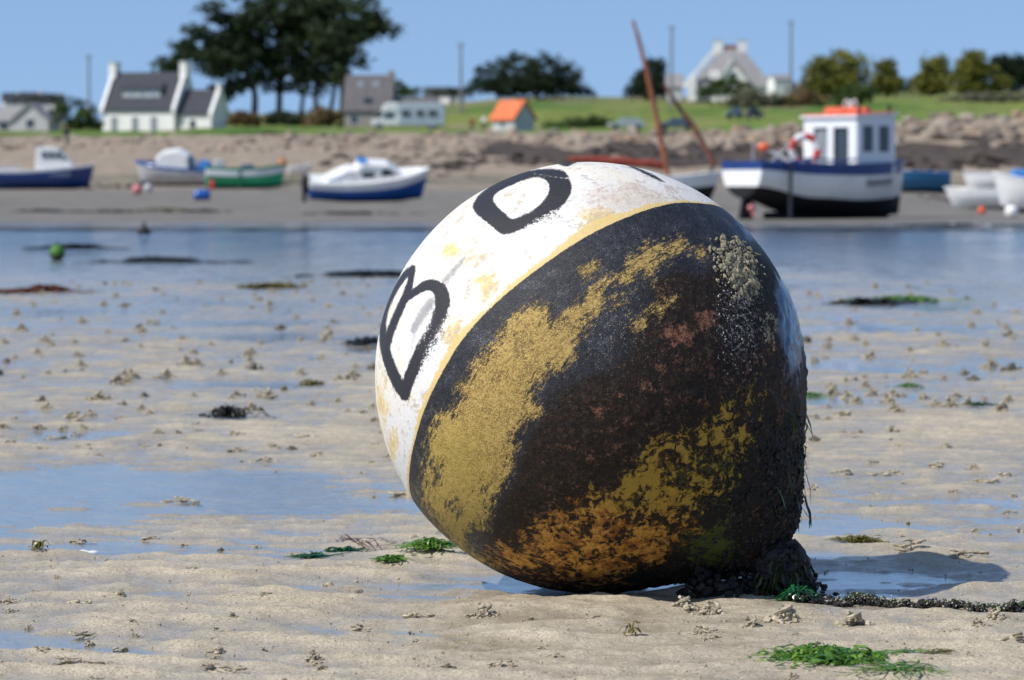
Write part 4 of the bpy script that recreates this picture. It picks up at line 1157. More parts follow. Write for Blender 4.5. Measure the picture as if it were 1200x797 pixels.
# --- right edge
Y = 128.0; mpp = SCL(Y)
loc = L3(1074, Y); loc.z = P(1074, 226, Y).z
o = thing('blue_skiff', 'teal blue skiff on the sand behind the bow of the white fishing boat', 'boat', loc, R_(186)); seat(o, 1074, 226, Y)
g = hull_grid(2.2, 1.1, lambda t: .03, lambda t: .72 + .06 * t, .10, .9, 14, 10, .5); hull_band(g, 0, 2).build('bottom', M['antifoul'], o, True); hull_band(g, 2, 9, .004).build('topsides', M['bteal'], o, True); rail(g, .03).build('gunwale', M['bsky'], o); deck(g, 7).build('floor_boards', M['bteal'], o)
Y = 112.0; mpp = SCL(Y)
loc = L3(1172, Y); loc.z = P(1172, 246, Y).z
o = thing('white_skiff', 'low white skiff with a step in its side at the right edge', 'boat', loc, R_(174)); seat(o, 1172, 246, Y)
g = hull_grid(3.2, 1.25, lambda t: .03 + .05 * sstep(.75, 1, t), lambda t: .60 + .10 * t * t, .30, .85, 16, 11, .5); hull_band(g, 0, 5).build('bottom', M['bwhite'], o, True); hull_band(g, 5, 10, .012).build('topsides', M['bwhite'], o, True); rail(g, .03).build('gunwale', M['bwhite'], o); deck(g, 8).build('floor_boards', M['bgrey'], o)
loc = L3(1180, 117); loc.z = P(1180, 240, 117).z
o = thing('upturned_dinghy', 'cream white dinghy lying heaped on the white skiff at the right edge', 'boat', loc, R_(172)); seat(o, 1180, 241, 117)
g = hull_grid(2.7, 1.2, lambda t: .35 + .06 * sstep(.75, 1, t), lambda t: 1.02 + .06 * t, .25, .85, 16, 10, .5); hull_band(g, 0, 9).build('hull', M['bwhite'], o, True); rail(g, .03).build('gunwale', M['bgrey'], o); deck(g, 8).build('deck', M['bwhite'], o)
MB().box((-.5, 0, .18), (1.2, .5, .34)).build('cradle', M['bgrey'], o)
Y = 106.0
loc = L3(1222, Y); loc.z = P(1222, 252, Y).z + .05
o, g = cuddy('motor_launch', 'white motor launch with dark bottom and blue cover cut off by the right edge', loc, R_(180), 2.7, 1.2, 1.0, M['bwhite'], M['bwhite'], None); seat(o, 1222, 251, Y); MB().box((.55, 0, 1.14), (.9, .8, .35), 0, .8).build('cover', M['bsky'], o, bevel=.05)
MB().tube([(.72, -.5, .5), (.75, -.52, -.1)], .06).build('beaching_leg', M['antifoul'], o)
fender('mooring_float', 'orange ball float on the sand below the white skiff', 'float', 1150, 247, 105, .12, M['orangered'])
fender('mooring_float', 'white ball float beside the launch at the right edge', 'float', 1185, 249, 100, .20, M['bwhite'])

# ================================================================== FAR SHORE: houses, vehicles, people
def wallbox(mb, x0, x1, y0, y1, z0, z1): mb.box(((x0+x1)/2, (y0+y1)/2, (z0+z1)/2), (x1-x0, y1-y0, z1-z0))
def gabled(root, x0, x1, D, ze, zr, wall, roof, parapet=None, over=.25, th=.18, y0=0.0):
    """house body with ridge along x; front at y0, back at y0+D"""
    ym = y0 + D / 2
    MB().prismx([(y0, 0), (y0 + D, 0), (y0 + D, ze), (ym, zr), (y0, ze)], x0, x1).build('wall', wall, root)
    sl = (zr - ze) / (D / 2)
    for s in (-1, 1):
        ye = ym + s * (D / 2 + over); zed = ze - sl * over
        MB().prismx([(ym, zr + .02), (ye, zed + .02), (ye, zed + .02 + th), (ym, zr + .02 + th)], x0 + (.02 if parapet else -over), x1 - (.02 if parapet else -over)).build('roof', roof, root)
    if parapet:
        for x in (x0, x1):
            MB().prismx([(y0 - .35, ze - .55), (ym, zr + .15), (y0 + D + .35, ze - .55), (y0 + D + .35, ze + .0), (ym, zr + .75), (y0 - .35, ze + .0)], x - .24, x + .24).build('gable_parapet', parapet, root)
    return ym
def window(root, x, z, w, h, y=0.0, mat=None, frame=None):
    f = MB()
    for a, b_, c_, d_ in ((x - w/2 - .06, x - w/2, z, z + h), (x + w/2, x + w/2 + .06, z, z + h), (x - w/2, x + w/2, z + h, z + h + .06), (x - w/2, x + w/2, z - .06, z)): wallbox(f, a, b_, y - .07, y - .004, c_, d_)
    fo = f.build('window', frame or M['white'], root)
    MB().box((x, y - .02, z + h/2), (w, .03, h)).build('pane', mat or M['glassdark'], fo)
# white house
Y = 482.0; mpp = SCL(Y)
loc = L3(117, Y); loc.z = P(117, 156, Y).z
h = thing('white_house', 'white house with slate roof, white gable ends and two chimneys left of the big trees', 'house', loc, R_(-21))
h.location.z -= .3
ym = gabled(h, .5, 11.2, 7.0, 3.5, 8.3, M['white'], M['slate'], M['white'])
for x in (.55, 11.15):
    c = MB().box((x, ym, 8.7), (1.0, 1.5, 2.0)); c.build('chimney', M['white'], h); MB().box((x, ym, 9.78), (1.16, 1.66, .16)).build('chimney_cap', M['greywall'], h)
for x in (2.3, 5.4, 8.2): window(h, x, .35, .95, 2.1, 0, M['shutter'])
d = MB().prismx([(1.05, 4.6), (3.3, 4.6), (3.3, 7.2), (1.05, 6.2)], 3.0, 8.6); d.build('dormer', M['greywall'], h)
MB().prismx([(.7, 6.12), (3.3, 7.35), (3.3, 7.5), (.7, 6.27)], 2.7, 8.9).build('dormer_roof', M['slate'], h)
for x in (4.3, 6.0, 7.6): window(h, x, 5.05, .9, .9, 1.05, M['paleblueglass'])
# its annex
gabled(h, 11.6, 16.3, 5.0, 2.9, 5.9, M['white'], M['slate'], None, y0=.7)
MB().prismx([(.35, 2.3), (3.2, 5.75), (6.05, 2.3), (6.05, 2.9), (3.2, 6.5), (.35, 2.9)], 16.1, 16.6).build('gable_parapet', M['white'], h)
MB().box((16.35, 3.2, 6.4), (.55, .8, .7)).build('chimney', M['white'], h)
window(h, 13.6, .9, .9, 1.1, .7)
# long low grey roofed house, far left
Y = 505.0; mpp = SCL(Y)
loc = L3(-25, Y); loc.z = P(-25, 155, Y).z
h = thing('grey_house', 'low house with long pale grey slate roof and gabled wing at the left edge', 'house', loc, R_(-8))
gabled(h, 0, 9.5, 6, 1.6, 3.6, M['greywall'], M['slatepale'])
window(h, 3.8, .3, 1.4, 1.0)
MB().prism([(5.4, 0), (10.6, 0), (10.6, 1.6), (8.0, 3.9), (5.4, 1.6)], -1.5, 5).build('wall', M['greywall'], h)
for s in (-1, 1): MB().prism([(8.0, 3.95), (8.0 + s * 3.0, 1.35), (8.0 + s * 3.0, 1.55), (8.0, 4.2)], -1.8, 5).build('roof', M['slatepale'], h)
window(h, 8.0, .6, 1.2, 1.2, -1.5)
for i, (px, w, py, zr) in enumerate([(6, 4, 128, 4.6), (25, 5, 128, 5.2), (44, 6, 128, 4.2)]):
    Yh = 860 + i * 15; loc = L3(px, Yh); loc.z = P(px, py + 12, Yh).z
    hh = thing('distant_house', ['tiny white gabled house on the skyline at the left edge', 'tiny pale house with tall gable on the left skyline', 'tiny wide pale house on the left skyline beside a gable'][i], 'house', loc, R_(15 - 14 * i))
    gabled(hh, 0, w, 4, 4.2, 4.2 + zr * .45, M['white'], M['slate']); window(hh, w / 2, 2.2, .9, 1.0); MB().box((w * .9, 2, 4.3 + zr * .45), (.6, .6, 1.2)).build('chimney', M['white'], hh)
for i, (px, w) in enumerate([(497, 6), (518, 4.5), (531, 3)]):
    Yh = 830 + 20 * i; loc = L3(px, Yh); loc.z = P(px, 124, Yh).z
    hh = thing('distant_house', ['tiny white house on the skyline right of the stone house', 'tiny grey house left of the second utility pole on the skyline', 'tiny low shed at the foot of the second utility pole'][i], 'house', loc, R_(-10 + 12 * i))
    gabled(hh, 0, w, 3.5, 2.6, 4.2, M['white'] if i == 0 else M['greywall'], M['slate']); window(hh, w / 2, 1.0, .9, 1.0)
# stone house
Y = 436.0; mpp = SCL(Y)
loc = L3(402, Y); loc.z = P(402, 153, Y).z
h = thing('stone_house', 'granite house with tall slate roof and two round topped skylights behind the motorhome', 'house', loc, R_(-6))
gabled(h, .2, 5.8, 5.2, 2.6, 6.6, M['stone'], plain('brown_slate_roof', (.115, .108, .112), .7, .3, .2, 2))
for x in (2.0, 3.9):
    f = MB().box((x, 1.95, 5.62), (.75, .10, .75)); fo = f.build('skylight', M['greywall'], h); fo.location = (0, -.22, .0); MB().box((x, 1.89, 5.62), (.55, .02, .55)).build('pane', M['paleblueglass'], fo)
f = MB().box((3.0, .55, 3.5), (.9, .5, .9)); fo = f.build('dormer', M['slate'], h); MB().box((3.0, .28, 3.45), (.7, .03, .6)).build('pane', M['glassdark'], h)
window(h, 1.4, .8, .9, 1.1, 0); window(h, 4.4, .8, .9, 1.1, 0)
MB().box((5.6, 2.6, 6.8), (.7, .8, 1.0)).build('chimney', M['stone'], h)
gabled(h, 6.15, 11.2, 4.4, 2.3, 3.9, M['stone'], plain('lichened_slate', (.11, .105, .105), .7, .3, .25, 2), y0=.3)
window(h, 8.4, .8, .9, .9, .3)
# motorhome
Y = 342.0; mpp = SCL(Y)
loc = L3(480, Y); loc.z = P(480, 152.5, Y).z
v = thing('motorhome', 'pale motorhome with white cab and rounded overcab parked before the stone house', 'motorhome', loc, R_(3))
MB().prism([(-1.0, .45), (3.35, .45), (3.4, 1.9), (3.2, 2.45), (2.9, 2.62), (-1.0, 2.62)], 0, 2.1).build('body', M['vanpale'], v, bevel=.08)
MB().prism([(-2.7, 1.75), (-2.4, 2.45), (-1.9, 2.62), (-1.0, 2.64), (-1.0, 1.7)], .02, 2.08).build('overcab', M['bwhite'], v, bevel=.08)
MB().prism([(-3.6, .45), (-1.0, .45), (-1.0, 1.7), (-2.2, 1.7), (-2.75, 1.12), (-3.45, .98), (-3.65, .8)], .1, 2.0).build('cab', M['bwhite'], v, bevel=.06)
MB().prism([(-2.6, 1.12), (-1.45, 1.12), (-1.45, 1.6), (-2.2, 1.6)], .07, .10).build('window', M['glassdark'], v)
for x, w in ((-.35, .8), (1.0, .7), (2.2, .8)): window(v, x, 1.35, w, .55, 0, M['glassdark'], M['bgrey'])
def wheel(root, x, y, r, w=.2):
    o = MB().tube([(x, y - w/2, r), (x, y + w/2, r)], r, 16).build('wheel', M['black'], root); MB().tube([(x, y - w/2 - .01, r), (x, y - w/2 + .02, r)], r * .55, 12).build('hub_cap', M['grey'], o)
for x in (-2.85, 2.2):
    for y in (.12, 1.98): wheel(v, x, y, .34)
MB().box((-3.62, 1.05, .55), (.1, 1.7, .2)).build('bumper', M['lettergrey'], v)
# cars
def car(name, label, px, py, Y, L, mat, rz, group=None, estate=False):
    loc = L3(px, Y); loc.z = P(px, py, Y).z
    c = thing(name, label, 'car', P(px, py, Y), rz, group); seat(c, px, py, Y)
    k = L / 4.2
    MB().prism([(-2.1*k, .35), (2.1*k, .35), (2.12*k, .62), (2.0*k, .82), (1.1*k, .92), (-1.95*k, .95), (-2.1*k, .8)], -.82, .82).build('body', mat, c, bevel=.07)
    top = [(1.15*k, .91), (.45*k, 1.42), (-1.2*k, 1.45), (-1.9*k, .94)] if not estate else [(1.15*k, .91), (.5*k, 1.5), (-1.75*k, 1.5), (-2.0*k, .94)]
    MB().prism(top, -.72, .72).build('cabin', mat, c, bevel=.05)
    MB().prism([(.95*k, .95), (.42*k, 1.34), (-.25*k, 1.36), (-.25*k, .95)], -.745, -.728).build('side_window', M['glassdark'], c); MB().prism([(-.33*k, .95), (-.33*k, 1.36), (-1.15*k, 1.36), (-1.6*k, .97)], -.745, -.728).build('side_window', M['glassdark'], c)
    for x in (-1.3*k, 1.3*k):
        for y in (-.75, .75): wheel(c, x, y, .32)
    for y in (-.6, .6): MB().ball((2.08*k, y, .68), (.07, .16, .09), 8, 5).build('headlight', M['bwhite'], c); MB().ball((-2.08*k, y, .72), (.06, .14, .09), 8, 5).build('tail_light', M['red'], c)
    return c
car('parked_car', 'silver green hatchback parked on the grass right of the orange roofed hut', 734, 152.5, 420, 4.3, M['carsilver'], R_(184))
car('parked_car', 'blue grey car with white front parked behind the leaning mast', 792, 152.5, 422, 4.4, M['carblue'], R_(182))
q = MB()
car('parked_car', 'small dark blue car half sunk in scrub on the slope above the cars', 860, 140, 425, 2.0, M['carblue'], R_(178))
car('parked_car', 'small black car in scrub beside the dark blue car on the slope', 884, 140, 428, 2.0, M['cardark'], R_(5))
# hut
Y = 344.0
loc = L3(577, Y); loc.z = P(577, 154, Y).z
h = thing('beach_hut', 'small hut with bright orange roof and grey gable on the grass', 'hut', loc, R_(58))
ymid = gabled(h, -2.6, 0.9, 2.4, 1.35, 2.85, M['greywall'], M['orangetile'])
h.rotation_euler.z = R_(-52); h.location = L3(596, Y + 1.2); h.location.z = P(596, 154, Y).z
window(h, -.9, .5, .7, .6)
fender('white_tank', 'round white plastic tank in front of the orange roofed hut', 'tank', 589, 146.5, 338, .55, M['bwhite'], .95)
# people
def person(name, label, px, py, Y, top, legs, hair, hgt=1.7, face=R_(180), arm=.25, group=None):
    loc = L3(px, Y); loc.z = P(px, py, Y).z
    p = thing(name, label, 'person', P(px, py, Y), face, group); seat(p, px, py, Y)
    s = hgt / 1.75
    V = [(0,0,.95), (0,0,1.15), (0,.01,1.38), (0,.01,1.50), (.09,0,.90), (.10,.02,.48), (.10,-.01,.08), (.11,.14,.03), (-.09,0,.90), (-.10,-.03,.48), (-.10,-.05,.08), (-.11,.10,.03),
         (.17,.0,1.42), (.24,.02,1.15), (.22,.12+arm*.3,.93), (.22,.18+arm*.3,.84), (-.17,0,1.42), (-.24,0,1.15), (-.22,.10,.93), (-.22,.14,.84)]
    E = [(0,1),(1,2),(2,3),(0,4),(4,5),(5,6),(6,7),(0,8),(8,9),(9,10),(10,11),(2,12),(12,13),(13,14),(14,15),(2,16),(16,17),(17,18),(18,19)]
    Rd = [.15,.14,.16,.06,.095,.07,.05,.04,.095,.07,.05,.04,.07,.05,.04,.035,.07,.05,.04,.035]
    me = bpy.data.meshes.new('body'); me.from_pydata([tuple(c * s for c in v) for v in V], E, [])
    o = bpy.data.objects.new('body', me); COL.objects.link(o); o.parent = p
    sk = o.modifiers.new('skin', 'SKIN'); 
    for i, r in enumerate(Rd): me.skin_vertices[0].data[i].radius = (r * s, r * s * (.72 if i < 3 else 1))
    me.skin_vertices[0].data[0].use_root = True
    sb = o.modifiers.new('sub', 'SUBSURF'); sb.levels = 1; sb.render_levels = 1
    t = NT(name + '_clothes'); z = t.xyz(t.n('TexCoord').outputs['Object'])[2]
    c = t.mix(t.ss(z, .93 * s, .97 * s), legs, top); c = t.mix(t.ss(z, 1.49 * s, 1.51 * s), c, (.42, .26, .19)); c = t.mix(t.ss(z, .08 * s, .06 * s), c, (.03, .03, .03)); t.bsdf(c, .85, .2)
    me.materials.append(t.m)
    hd = MB().ball((0, .02 * s, 1.63 * s), (.078 * s, .095 * s, .115 * s), 14, 10); hd.ball((0, .115 * s, 1.62 * s), (.016 * s, .02 * s, .02 * s), 6, 4); hd.ball((.08 * s, .02 * s, 1.62 * s), (.012, .022, .03), 6, 4); hd.ball((-.08 * s, .02 * s, 1.62 * s), (.012, .022, .03), 6, 4)
    ho = hd.build('head', M['skin'], p, True)
    MB().ball((0, -.005 * s, 1.665 * s), (.088 * s, .10 * s, .095 * s), 12, 8).build('hair', hair, ho, True)
person('person', 'person in dark jacket and grey trousers standing on the grass edge at left', 79, 173, 296, (.02, .018, .03), (.14, .13, .135), M['hair'], 1.85, R_(150))
person('person', 'person in red top with pale hat standing left of the orange roofed hut', 553, 154.5, 350, (.50, .04, .07), (.06, .05, .08), M['whitecloth'], 1.5, R_(200))
person('person', 'person in white top and dark trousers standing next to the orange roofed hut', 567, 153.5, 346, (.74, .72, .72), (.04, .045, .045), M['hair'], 1.55, R_(160))
# white house on the right
Y = 590.0; mpp = SCL(Y)
loc = L3(812, Y); loc.z = P(812, 113, Y).z
h = thing('villa', 'large pale villa with steep slate roofs, white gables and two white chimneys on the right', 'house', loc, R_(-10))
h.location.z -= .8
h.rotation_euler.z = R_(-4)
def frustum(x0, x1, y0, y1, z0, tx0, tx1, ty0, ty1, z1):
    return MB().add([(x0,y0,z0),(x1,y0,z0),(x1,y1,z0),(x0,y1,z0),(tx0,ty0,z1),(tx1,ty0,z1),(tx1,ty1,z1),(tx0,ty1,z1)], [(3,2,1,0),(4,5,6,7),(0,1,5,4),(1,2,6,5),(2,3,7,6),(3,0,4,7)])
wallm = MB().box((6.2, 4.5, 1.2), (13.4, 8.6, 2.4)); wallm.build('wall', M['white'], h)
frustum(-.9, 13.3, -.1, 9.1, 2.38, 4.4, 8.2, 3.9, 5.3, 8.6).build('roof', M['slatepale'], h)
MB().prism([(-1.5, 2.1), (3.7, 8.3), (4.3, 8.7), (4.3, 9.2), (3.4, 8.8), (-1.9, 2.5)], -.45, .2).build('gable_parapet', M['white'], h)
for x in (4.0, 8.0): MB().box((x, 4.4, 8.9), (1.5, 1.5, 2.4)).build('chimney', M['white'], h); MB().box((x, 4.4, 10.15), (1.7, 1.7, .14)).build('chimney_cap', M['greywall'], h)
MB().box((6.0, 4.4, 8.9), (2.3, .9, .9)).build('chimney_stack', plain('red_brick', (.26, .11, .08), .8), h)
MB().prism([(4.0, 0), (9.0, 0), (9.0, 3.2), (6.5, 6.4), (4.0, 3.2)], -1.6, 3).build('wall', M['white'], h)
for s_ in (-1, 1): MB().prism([(6.5, 6.45), (6.5 + s_ * 3.0, 2.6), (6.5 + s_ * 3.0, 3.1), (6.5, 7.0)], -1.9, 3).build('roof', M['white'] if s_ < 0 else M['slatepale'], h)
window(h, 6.5, 3.5, 1.0, 1.2, -1.6); window(h, 5.3, .9, .9, 1.3, -1.6); window(h, 7.7, .9, .9, 1.3, -1.6); window(h, 2.3, .8, .8, 1.1, .19)
MB().box((3.4, .9, 4.2), (1.6, 1.6, 1.5)).build('dormer', M['white'], h)
gabled(h, -4.4, -1.9, 5, 2.4, 4.4, M['greywall'], M['slatepale'])
MB().box((-.2, -.6, 1.9), (1.4, .8, 3.8)).build('chimney', M['white'], h)
Y = 560.0
loc = L3(907, Y); loc.z = P(907, 114, Y).z
h = thing('white_cottage', 'small bright white cottage wall at the foot of the third utility pole', 'cottage', loc, R_(14))
gabled(h, 0, 2.9, 3.6, 2.6, 3.4, M['white'], M['slatepale'], None, .1); window(h, 1.9, 1.0, .5, .7); gabled(h, 2.95, 4.4, 3, 1.6, 2.2, M['greywall'], M['slatepale'], None, .1)

# ================================================================== utility poles
for px, top, bot, Yp, lab in [(104, 64, 128, 600, 'thin utility pole standing left of the white house'), (540, 50, 128, 560, 'thin utility pole behind the orange roofed hut and far houses'),
                         (787, 30, 112, 560, 'thin utility pole behind the tip of the leaning gaff'), (927, 24, 112, 556, 'thin utility pole beside the small white cottage, tallest of the poles')]:
    m = SCL(Yp); zb = P(px, bot, Yp).z; zt = P(px, top, Yp).z; X = P(px, top, Yp).x
    p = thing('utility_pole', lab, 'utility pole', (X, Yp, min(zb, float(land_z(X, Yp))) - .3), group='utility poles on the skyline')
    hgt = zt - p.location.z
    MB().tube([(0, 0, 0), (0, 0, hgt * .5), (0, 0, hgt)], [.24, .21, .17], 8).build('shaft', M['pole'], p)
    MB().box((0, 0, hgt - .5), (1.1, .12, .12)).build('cross_arm', M['pole'], p)
    for x in (-.45, .45): MB().tube([(x, 0, hgt - .44), (x, 0, hgt - .2)], .06, 6).build('insulator', M['glassdark'], p)

# ================================================================== trees and shrubs
def leafcloud(blobs, n, size, seed, fill=.55, flat=1.0, outl=0.0):
    """leaf-sized quads spread through ellipsoids (cx,cy,cz,rx,ry,rz); denser towards their skins, in small sprays"""
    r = np.random.default_rng(seed)
    vol = np.array([b[3] * b[4] * b[5] for b in blobs]) ** .72
    cnt = np.maximum(8, (n * vol / vol.sum())).astype(int)
    Cs = []
    for b, c in zip(blobs, cnt):
        ns = max(3, c // 9)
        d = r.normal(size=(ns, 3)); d /= np.linalg.norm(d, axis=1)[:, None]
        rad = r.uniform(fill * .8, 1.0, ns) ** .6 * (1 + .48 * fbm(d[:, 0] * 2.2 + b[0], d[:, 1] * 2.2 + b[1], d[:, 2] * 2.2 + seed, 3))
        p = d * rad[:, None] * np.array(b[3:6]) + np.array(b[:3])
        k = r.integers(0, ns, c)
        Cs.append(p[k] + r.normal(size=(c, 3)) * size * np.array([1.1, 1.1, .8 * flat]))
    Pn = np.concatenate(Cs); m = len(Pn)
    a = r.normal(size=(m, 3)); a[:, 2] *= .6; a /= np.linalg.norm(a, axis=1)[:, None]
    b2 = np.cross(a, r.normal(size=(m, 3))); b2 /= np.linalg.norm(b2, axis=1)[:, None] + 1e-9
    s = size * r.uniform(.55, 1.35, m)[:, None]
    V = np.stack([Pn - a * s, Pn + b2 * s * .45, Pn + a * s, Pn - b2 * s * .45], 1).reshape(-1, 3)
    Fq = np.arange(m * 4).reshape(-1, 4)
    return V, Fq
def tree(name, label, loc, blobs, limbs, n, size, mat, seed, group=None, rz=0.0, cat='tree'):
    t = thing(name, label, cat, loc, rz, group)
    V, Fq = leafcloud(blobs, n, size, seed)
    c = bpy.data.objects.new('crown' if cat == 'tree' else 'foliage', np_mesh('crown', V, Fq, M[mat], False)); COL.objects.link(c); c.parent = t
    mb = MB()
    for pts, rs in limbs:
        q = spline([(*p, r) for p, r in zip(pts, rs)], 4); mb.tube(q[:, :3], list(q[:, 3]), 8)
    mb.build('trunk' if cat == 'tree' else 'stem', M['bark'], t, True)
    return t
def pxl(base, Y):            # picture point -> metres from the tree's foot
    return lambda px, py, dy=0.0: tuple(P(px, py, Y + dy) - base)
CY = []
def cypress(label, px0, py0, Y, blobs, limbs, n, seed, mat='cypress', size=.48):
    base = P(px0, py0, Y); q = pxl(base, Y); m = SCL(Y)
    rq = random.Random(seed); fl = []
    for x, y, rx, ry, dy in blobs:
        for k in range(4): fl.append((x + rq.gauss(0, .45) * rx, y + (k - 1.5) * .5 * ry + rq.gauss(0, .12) * ry, rx * rq.uniform(.55, .95), ry * rq.uniform(.22, .36), dy + rq.gauss(0, 1)))
    bl = [(*q(x, y, dy), rx * m, rx * m * .9, ry * m) for x, y, rx, ry, dy in fl]
    lm = [([q(x, y, dy) for x, y, dy in pts], [r * m for r in rs]) for pts, rs in limbs]
    tree('cypress_tree', label, base, bl, lm, n, size, mat, seed, 'tall dark cypress trees behind the white house')
cypress('dark cypress leaning left over the white house roof', 297, 138, 540, [(255, 62, 26, 18, 0), (285, 40, 26, 24, 2), (236, 72, 22, 15, -1), (212, 70, 20, 13, 0), (232, 42, 17, 13, 1), (200, 79, 13, 7, 0), (262, 22, 22, 17, 0), (288, 80, 22, 20, 1), (268, 95, 22, 16, 0), (262, 112, 14, 11, 1), (282, 4, 18, 14, 0), (246, 50, 20, 14, 1), (222, 58, 16, 10, -1), (190, 80, 9, 5, 0), (270, 60, 18, 16, 0)],
        [([(298, 140, 0), (298, 105, 0), (285, 70, 0), (270, 35, 0)], [4.5, 3.6, 2.8, 1.2]), ([(296, 105, 0), (262, 80, 0), (225, 72, 0)], [2.6, 1.8, .8])], 7200, 31)
cypress('tallest dark cypress with bare trunk in the middle of the tree group', 330, 138, 545, [(325, 40, 30, 26, 0), (318, 12, 26, 20, 2), (350, 18, 28, 22, 0), (345, 50, 28, 22, -2), (320, 72, 24, 14, 0), (360, 72, 24, 16, -2), (335, 85, 20, 9, 0), (300, 30, 18, 16, 1), (308, -6, 18, 12, 0), (345, -8, 20, 12, 0), (305, 60, 18, 16, 1), (300, 85, 14, 12, 0), (338, 100, 14, 10, 1), (316, 96, 10, 10, 0)],
        [([(327, 140, 0), (328, 105, 0), (332, 70, 0), (335, 20, 0)], [4.2, 3.4, 2.6, 1.0]), ([(330, 95, 0), (350, 60, 0), (362, 30, 0)], [2.6, 1.8, .8])], 8200, 32)
cypress('dark cypress with three bare stems, right of the tallest one', 372, 138, 542, [(388, 25, 26, 22, 1), (405, 22, 22, 18, -1), (375, 55, 22, 18, 0), (365, 85, 16, 13, 0), (385, 78, 15, 18, 1), (420, 10, 18, 12, 0), (372, 0, 24, 14, 0), (352, 100, 9, 9, 0), (345, 30, 20, 20, 1), (376, 100, 10, 10, 1), (392, 58, 18, 16, 0)],
        [([(352, 140, 1), (356, 110, 1), (366, 70, 0)], [2.6, 2.2, 1.4]), ([(371, 140, 0), (370, 105, 0), (378, 60, 0), (388, 25, 0)], [3.0, 2.6, 2.0, .9]), ([(386, 140, 0), (392, 105, 0), (398, 80, 0), (404, 45, 0)], [2.8, 2.4, 2.0, 1.0])], 6600, 33)
cypress('dark cypress whose boughs sweep out to the right above the stone house', 400, 138, 538, [(420, 42, 20, 13, 0), (440, 38, 18, 10, 0), (455, 37, 9, 5, 0), (408, 60, 15, 13, 0), (428, 22, 18, 12, 0), (396, 42, 18, 14, 0), (424, 74, 9, 4, 0), (402, 85, 9, 16, 0), (437, 22, 8, 8, 0), (410, 35, 18, 14, 0), (462, 36, 5, 3, 0)],
        [([(400, 140, 0), (401, 105, 0), (404, 75, 0), (412, 50, 0), (440, 40, 0)], [3.2, 2.8, 2.2, 1.5, .6]), ([(404, 80, 0), (396, 60, 0), (390, 45, 0)], [1.8, 1.3, .7])], 3600, 34)
def bush(name, label, blobs, Y, n, seed, mat, size, cat='tree', group=None, base_py=None):
    px0 = sum(b[0] for b in blobs) / len(blobs); by = base_py or max(b[1] + b[3] for b in blobs)
    base = P(px0, by, Y); base.z = min(base.z, float(land_z(base.x, Y)) + .1); q = pxl(base, Y); m = SCL(Y)
    bl = [(*q(x, y, dy), rx * m, rx * m * .9, ry * m) for x, y, rx, ry, dy in [(b + (0,))[:5] for b in blobs]]
    lm = []
    for b in sorted(bl, key=lambda b: -b[5])[:4]:
        lm.append(([(b[0] * .25, b[1] * .25, 0), (b[0] * .6, b[1] * .6, b[2] * .45), (b[0], b[1], b[2])], [.22, .16, .06]) if cat == 'tree' else ([(b[0] * .5, 0, 0), (b[0], b[1], b[2])], [.08, .03]))
    return tree(name, label, base, bl, lm, n, size, mat, seed, group, cat=cat)
bush('broad_tree', 'broad dark round headed tree on the skyline behind the orange roofed hut', [(575, 92, 24, 18), (605, 84, 26, 21, 3), (640, 84, 26, 21), (662, 92, 20, 19), (622, 98, 30, 14), (680, 103, 12, 8), (690, 107, 8, 4), (560, 104, 12, 8), (600, 104, 26, 9), (650, 104, 26, 9), (585, 100, 20, 12)], 640, 8000, 41, 'darkleaf', .42, base_py=114)
bush('conical_tree', 'dark pointed tree on the skyline behind the leaning mast', [(765, 88, 15, 20), (770, 100, 20, 14), (752, 102, 16, 10), (742, 109, 9, 5), (768, 106, 20, 8), (752, 94, 10, 10), (770, 76, 9, 10)], 630, 3400, 42, 'darkleaf', .40, base_py=115)
TG = 'round olive trees along the right skyline'
bush('olive_tree', 'widest olive green round tree of the right hand skyline row', [(962, 86, 20, 20), (985, 80, 22, 22, 2), (1004, 82, 16, 20), (975, 96, 26, 13), (950, 98, 12, 9), (965, 103, 22, 8), (998, 102, 18, 8)], 560, 5200, 43, 'oliveleaf', .38, group=TG, base_py=109)
bush('olive_tree', 'narrow pointed olive green tree, second in the right hand skyline row', [(1038, 88, 14, 16), (1040, 78, 8, 10), (1038, 98, 17, 9), (1038, 104, 15, 6)], 565, 2400, 44, 'oliveleaf', .36, group=TG, base_py=108)
bush('olive_tree', 'rounded olive green tree, third in the right hand skyline row', [(1092, 86, 17, 18), (1100, 80, 13, 15), (1084, 96, 16, 11), (1102, 97, 14, 10), (1093, 103, 20, 7)], 570, 3400, 45, 'oliveleaf', .37, group=TG, base_py=108)
bush('olive_tree', 'tall pointed olive green tree nearest the right edge of the skyline', [(1138, 80, 18, 18), (1142, 68, 11, 10), (1130, 94, 18, 12), (1156, 90, 14, 15), (1172, 97, 9, 10), (1140, 102, 22, 8), (1165, 104, 14, 5)], 555, 4400, 46, 'oliveleaf', .37, group=TG, base_py=108)
bush('dark_tree_clump', 'dark blue green tree crown behind the olive trees at the right edge', [(1175, 78, 16, 13), (1195, 80, 16, 14), (1205, 88, 16, 14), (1185, 95, 18, 10)], 620, 3600, 47, 'darkleaf', .42, base_py=108)
